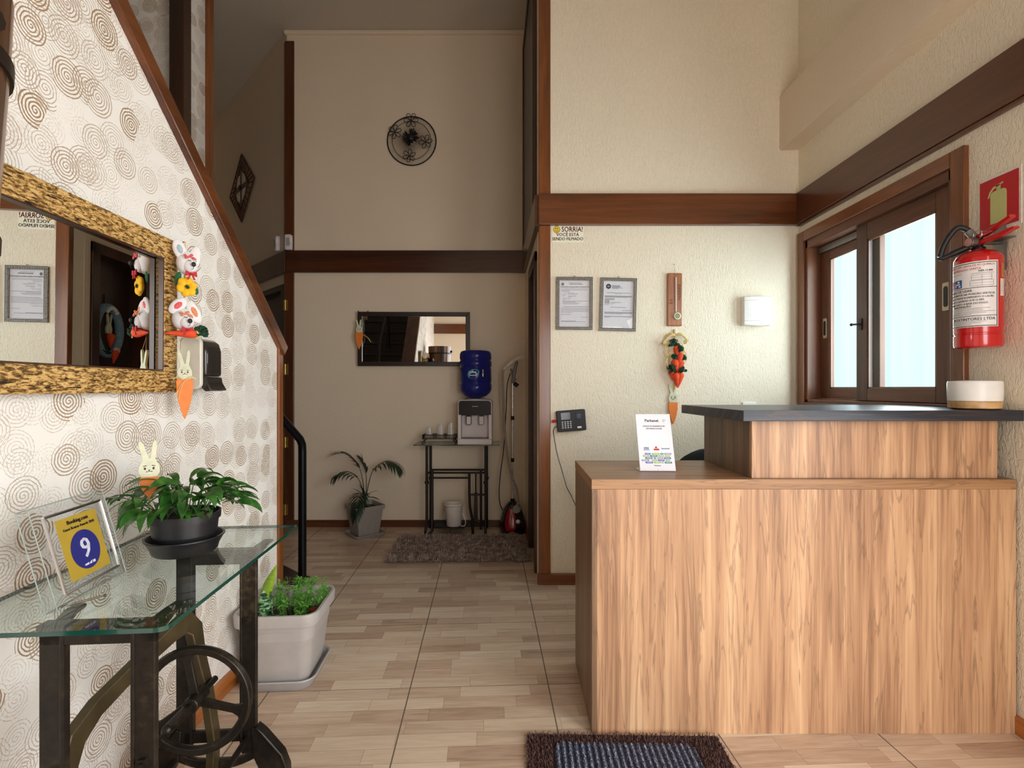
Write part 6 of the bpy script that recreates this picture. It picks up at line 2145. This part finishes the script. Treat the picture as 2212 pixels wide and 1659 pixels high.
frond('frond', [(0.0, 0, 0.22), (0.01, 0.01, 0.40), (0.0, 0.02, 0.52), (-0.02, 0.02, 0.60)], 0.09, 0.022, 0.6, 0.4)
m = MB()
for x, z, el in ((-1, 0.30, 55), (1, 0.31, 40), (-1, 0.30, 14), (1, 0.30, 12), (-0.2, 0.3, 80), (0.5, 0.25, -8), (-0.6, 0.25, -5)):
    d = tolocal(x, -0.25, 0)
    m.leaf((0, 0, z), math.atan2(d.y, d.x), R(el), 0.14, 0.036, 0.7, 7, 0.2)
m.build('young_leaves', palm_m, pm, smooth=60, fix=False)
m = MB()
for i in range(5):
    m.tube([(0, 0, 0.20), (0.004 * math.cos(i * 1.3), 0.004 * math.sin(i * 1.3), 0.32)], 0.006, 6)
m.build('stem', plain('palm_stem', (60, 66, 40), 0.6), pm)

# ------------------------------------------------------------------ hall wall: mirror, wire disc, sensors, diamond
sm = thing('hall_mirror', 'small wide mirror in a dark frame above the palm on the hall wall', 'mirror', (-0.842, YF - 0.022, 1.620), R(1.7))
L3, H3, B3 = 0.479, 0.232, 0.037
m = MB()
for qd in ([(-L3, H3), (L3, H3), (L3 - B3, H3 - B3), (-L3 + B3, H3 - B3)], [(-L3, -H3), (-L3 + B3, -H3 + B3), (L3 - B3, -H3 + B3), (L3, -H3)], [(L3, H3), (L3, -H3), (L3 - B3, -H3 + B3), (L3 - B3, H3 - B3)], [(-L3, H3), (-L3 + B3, H3 - B3), (-L3 + B3, -H3 + B3), (-L3, -H3)]):
    m.flat(qd, 0.0, 0.022)
m.build('frame', M['door'], sm, bevel=0.003)
MB().box(-L3 + B3 - 0.004, L3 - B3 + 0.004, -0.010, -0.006, -H3 + B3 - 0.004, H3 - B3 + 0.004).build('mirror_glass', M['mirror'], sm)
sm.rotation_euler = (R(0.4), 0, R(1.7))
m = MB()
for x in (-L3 + 0.004, -L3 + 0.085): m.tube([(x, -0.012, H3 - 0.002), (x, -0.012, H3 + 0.008)], 0.005, 8)
m.build('hook', M['matte_black'], sm)
MB().box(-L3 + 0.03, L3 - 0.03, -0.002, 0.003, -H3 + 0.03, H3 - 0.03).build('backboard', M['door'], sm)
wb = thing('wooden_bunny', 'flat wooden bunny on a short orange carrot hooked on the small hall mirror', 'bunny ornament', tuple(P(776, 718, YF - 0.075)))
k = kf
flat_bunny(wb, 13 * k, 27 * k, 17 * k, 36 * k, 0.007, 0.0)
MB().tube(curve_pts([(0.03, -0.004, -0.02), (0.06, -0.004, -0.035), (0.085, -0.004, -0.06), (0.10, -0.004, -0.085)], 12), 0.003, 5).tube(curve_pts([(-0.02, -0.004, 0.0), (-0.045, -0.004, -0.02), (-0.052, -0.004, -0.05)], 9), 0.0014, 5).tube([(0.0, 0.004, 0.06), (0.03, 0.03, 0.10)], 0.0012, 4).build('raffia', M['straw'], wb)

dc = thing('wire_wall_disc', 'round wire wall disc with four dark flowers and a spiky dark centre', 'wall decoration', (P(890, 306, YF).x, YF, P(890, 306, YF).z))
wire = plain('brown_wire', (74, 44, 22), 0.5, 0.2, 0.1)
dwire = plain('near_black_wire', (26, 18, 16), 0.5, 0.2, 0.1)
RD = 0.210
m = MB().tube([(RD * math.cos(2 * PI * i / 60), -0.012, RD * math.sin(2 * PI * i / 60)) for i in range(60)], 0.0052, 8, True)
m.build('outer_ring', dwire, dc, smooth=50)
m = MB().tube([(0.166 * math.cos(2 * PI * i / 60), -0.022, 0.166 * math.sin(2 * PI * i / 60)) for i in range(60)], 0.0022, 6, True)
for i in range(100):
    a = 2 * PI * i / 100
    m.tube([(0.045 * math.cos(a), -0.045, 0.045 * math.sin(a)), (0.166 * math.cos(a), -0.022, 0.166 * math.sin(a)), (RD * math.cos(a), -0.012, RD * math.sin(a))], 0.0011, 4)
m.build('spokes', wire, dc)
for fu, fv, rot, sc in ((890, 265, 0, 1.0), (855, 290, 20, 0.95), (921, 311, 10, 0.95), (886, 341, 20, 0.9)):
    m = MB()
    ox, oz = (fu - 890) * k, (306 - fv) * k
    for i in range(6):
        a = R(rot + 60 * i)
        L_ = 0.062 * sc
        pt = []
        for j in range(15):
            t = j / 14
            s = math.sin(PI * t)
            w = 0.016 * sc * math.sin(2 * PI * t)
            r_ = L_ * s
            pt.append((ox + r_ * math.cos(a) - w * math.sin(a), -0.038 - 0.006 * s, oz + r_ * math.sin(a) + w * math.cos(a)))
        m.tube(pt, 0.0027, 5)
    m.build('wire_flower', dwire, dc, smooth=50)
m = MB().ball((0, -0.05, 0.012), (0.035, 0.025, 0.035), None, 12, 8)
rnd = random.Random(9)
for i in range(60):
    a = rnd.uniform(0, 2 * PI)
    r_ = rnd.uniform(0.05, 0.072)
    b_ = rnd.uniform(0.0, 0.04)
    m.tube([(0.02 * math.cos(a), -0.05, 0.012 + 0.02 * math.sin(a)), (r_ * math.cos(a), -0.045 - b_, 0.012 + r_ * math.sin(a))], [0.004, 0.0055], 5)
m.build('spiky_centre', plain('black_spikes', (14, 12, 12), 0.5), dc)

for loc, rz, lb_ in (((-1.917, YF - 0.013, P(627, 526, YF).z), R(-8), 'white motion sensor mounted on the dark corner post'), ((-1.95 - 0.115 - 0.001, YF + 0.115 - 0.001, P(603, 527, YF + 0.1).z), R(-45), 'white motion sensor on the shadowed slanting wall beside the corner post')):
    t = thing('motion_sensor', lb_, 'motion sensor', loc, rz)
    m = MB().prism([(x, -0.001, z) for x, z in rrz(0, 0, 0.056, 0.132, 0.012)], (0, -0.038, 0))
    m.build('housing', plain('sensor_white', (228, 224, 226), 0.4) if 'sensor_white' not in bpy.data.materials else bpy.data.materials['sensor_white'], t, bevel=0.006, smooth=40)
    MB().prism([(x, -0.0388, z) for x, z in rrz(0.004, 0.0, 0.036, 0.070, 0.004)], (0, -0.004, 0)).build('lens', plain('sensor_lens', (176, 172, 176), 0.5) if 'sensor_lens' not in bpy.data.materials else bpy.data.materials['sensor_lens'], t, bevel=0.001)

dm = thing('diamond_wall_ornament', 'diamond-shaped woven ornament with pale oval centre on the shadowed slanting wall', 'wall decoration', (-2.742, YF + 0.792, 3.235), R(-45))
cane = plain('brown_cane', (168, 132, 98), 0.6, 0, 0.12, 60)
dcane = plain('dark_cane', (62, 40, 26), 0.6, 0, 0.12, 60)
A_, B_ = 0.37, 0.345
m = MB()
for sx, sz in ((1, 1), (-1, 1), (1, -1), (-1, -1)):
    m.tube([(sx * A_, -0.015, 0), (0, -0.015, sz * B_)], 0.006, 6)
    m.tube([(sx * A_ * 0.62, -0.02, 0), (0, -0.02, sz * B_ * 0.62)], 0.0045, 6)
m.build('frame', dcane, dm)
m = MB()
m2 = MB()
for sx, sz in ((1, 1), (-1, 1), (1, -1), (-1, -1)):
    o0, o1, i0, i1 = Vector((sx * A_, -0.014, 0)), Vector((0, -0.014, sz * B_)), Vector((sx * A_ * 0.62, -0.018, 0)), Vector((0, -0.018, sz * B_ * 0.62))
    m2.prism([o0, o1, i1, i0], (0, 0.004, 0))
    for i in range(7):
        t = (i + 0.5) / 7
        m.tube([o0.lerp(o1, t) + Vector((0, -0.006, 0)), i0.lerp(i1, t) + Vector((0, -0.004, 0))], 0.0042, 5)
m.build('slats', dcane, dm)
m2.build('woven_band', cane, dm)
MB().flat(circle(0, 0, 0.165, 0.155, 32), -0.012, 0.008).build('oval_plate', plain('brown_oval', (104, 90, 76), 0.6), dm)
m = MB()
for sx, sz in ((1, 1), (-1, 1), (1, -1), (-1, -1)):
    m.flat([(sx * (0.035 + 0.085 * math.cos(R(a)) * 1.15), sz * (0.03 + 0.105 * math.sin(R(a)))) for a in range(0, 91, 10)] + [(sx * 0.035, sz * 0.03)], -0.020, 0.003)
m.build('pale_inlay', plain('pale_inlay', (226, 214, 194), 0.6, 0, 0.2, 60), dm)
MB().ball((0, -0.03, 0), (0.03, 0.012, 0.03), None, 12, 8).build('centre_knot', M['matte_black'], dm, smooth=50)

# ------------------------------------------------------------------ wreath on the hall door (seen in the big mirror)
wy = 3.60
wr = thing('door_wreath', 'pale blue wreath with bunny and carrots on the brown hall door', 'wreath', (hrx(wy) + 0.10, wy, 1.56), math.atan2(-1.0, 0.0401) )
wr.rotation_euler = (0, 0, R(-90) + math.atan(0.0401) * -1 + R(4.6))
lo = []
for i in range(40):
    a = 2 * PI * i / 40
    lo.append((0.115 * math.cos(a), -0.028, 0.155 * math.sin(a)))
MB().tube(lo, 0.027, 10, True).build('ring', plain('pale_blue_knit', (126, 158, 178), 0.85, 0, 0.12, 90, 0.5, 200), wr, smooth=60)
m = MB()
for i in range(7):
    m.ball((0.015 * (i - 3), -0.056, 0.150 - 0.003 * (i - 3) ** 2), 0.013, None, 10, 6)
m.build('lace', M['plush'], wr, smooth=60)
MB().flat([(x, z - 0.02) for x, z in bunny_outline(0.055, 0.13)], -0.03, 0.01).build('bunny', M['cream_wood'], wr)
cc = carrot_mb(MB(), (0.0, -0.05, -0.02), (0.005, -0.05, -0.12), 0.026).build('carrot', M['carrot'], wr, smooth=60)
carrot_mb(MB(), (-0.035, -0.06, -0.13), (-0.01, -0.06, -0.22), 0.022).build('carrot', M['carrot'], wr, smooth=60)
yarn_puff(MB(), (0.045, -0.055, -0.14), 0.03, 20, 0.006, 12).build('yarn_top', M['green_yarn'], wr, smooth=60)
MB().ball((-0.045, -0.055, -0.13), (0.03, 0.02, 0.025), None, 12, 8).build('bow', plain('pale_pink_bow', (214, 180, 176), 0.8), wr, smooth=60)
MB().tube([(0, -0.006, 0.18), (0, -0.004, 0.24)], 0.003, 6).build('hanger', M['matte_black'], wr)

# ------------------------------------------------------------------ wooden barrel on a tall stand, at the very edge of the picture
br = thing('wooden_barrel', 'dark wooden stave barrel at the edge of the picture beside the mirror', 'barrel', (-0.920, 0.69, 1.22))
stv = NT('barrel_stave_wood')
x, y, z = stv.sep(stv.coords())
an = stv.math('DIVIDE', stv.math('ARCTAN2', y, x), 2 * PI / 22)
cell = stv.math('FLOOR', an)
wnn = stv.n('ShaderNodeTexWhiteNoise', noise_dimensions='1D')
stv.l(cell, wnn.inputs['W'])
v = stv.comb(an, wnn.outputs[0], stv.math('MULTIPLY', z, 1.5))
f, _ = stv.noise(v, 4, 3)
ff = stv.math('ADD', stv.math('MULTIPLY', wnn.outputs[0], 0.5), stv.math('MULTIPLY', f, 0.5))
gp = stv.math('LESS_THAN', stv.math('ABSOLUTE', stv.math('SUBTRACT', stv.math('FRACT', an), 0.5)), 0.46)
stv.set(color=stv.mix(gp, srgb(30, 16, 8), stv.ramp(ff, [(0.25, srgb(58, 32, 14)), (0.5, srgb(88, 52, 24)), (0.75, srgb(118, 76, 38))])), rough=0.35, coat=0.3)
m = MB().lathe([(0.150, 0.0), (0.158, 0.12), (0.168, 0.30), (0.178, 0.48), (0.182, 0.58), (0.170, 0.58), (0.165, 0.50), (0.14, 0.48), (0.02, 0.475)], seg=66)
m.build('staves', stv.mat, br, smooth=35)
hoop = plain('dark_hoop', (34, 22, 14), 0.45, 0.4, 0.1)
for z_, r_ in ((0.04, 0.1525), (0.20, 0.1635), (0.47, 0.1785)):
    MB().lathe([(r_, z_ - 0.012), (r_ + 0.0035, z_ - 0.012), (r_ + 0.0045, z_ + 0.012), (r_ + 0.001, z_ + 0.012)], seg=48).build('hoop', hoop, br, smooth=30)
m = MB().tube([(0.166, 0.03, 0.50), (0.195, 0.03, 0.50)], 0.018, 10)
m.build('side_knob', hoop, br, smooth=40)
bs = thing('barrel_stand', 'tall dark pedestal stand carrying the wooden barrel', 'stand', (-0.920, 0.69, 0))
MB().lathe([(0.15, 0), (0.15, 0.03), (0.05, 0.05), (0.045, 1.12), (0.13, 1.17), (0.14, 1.219)], seg=32).build('pedestal', M['door'], bs, smooth=40)
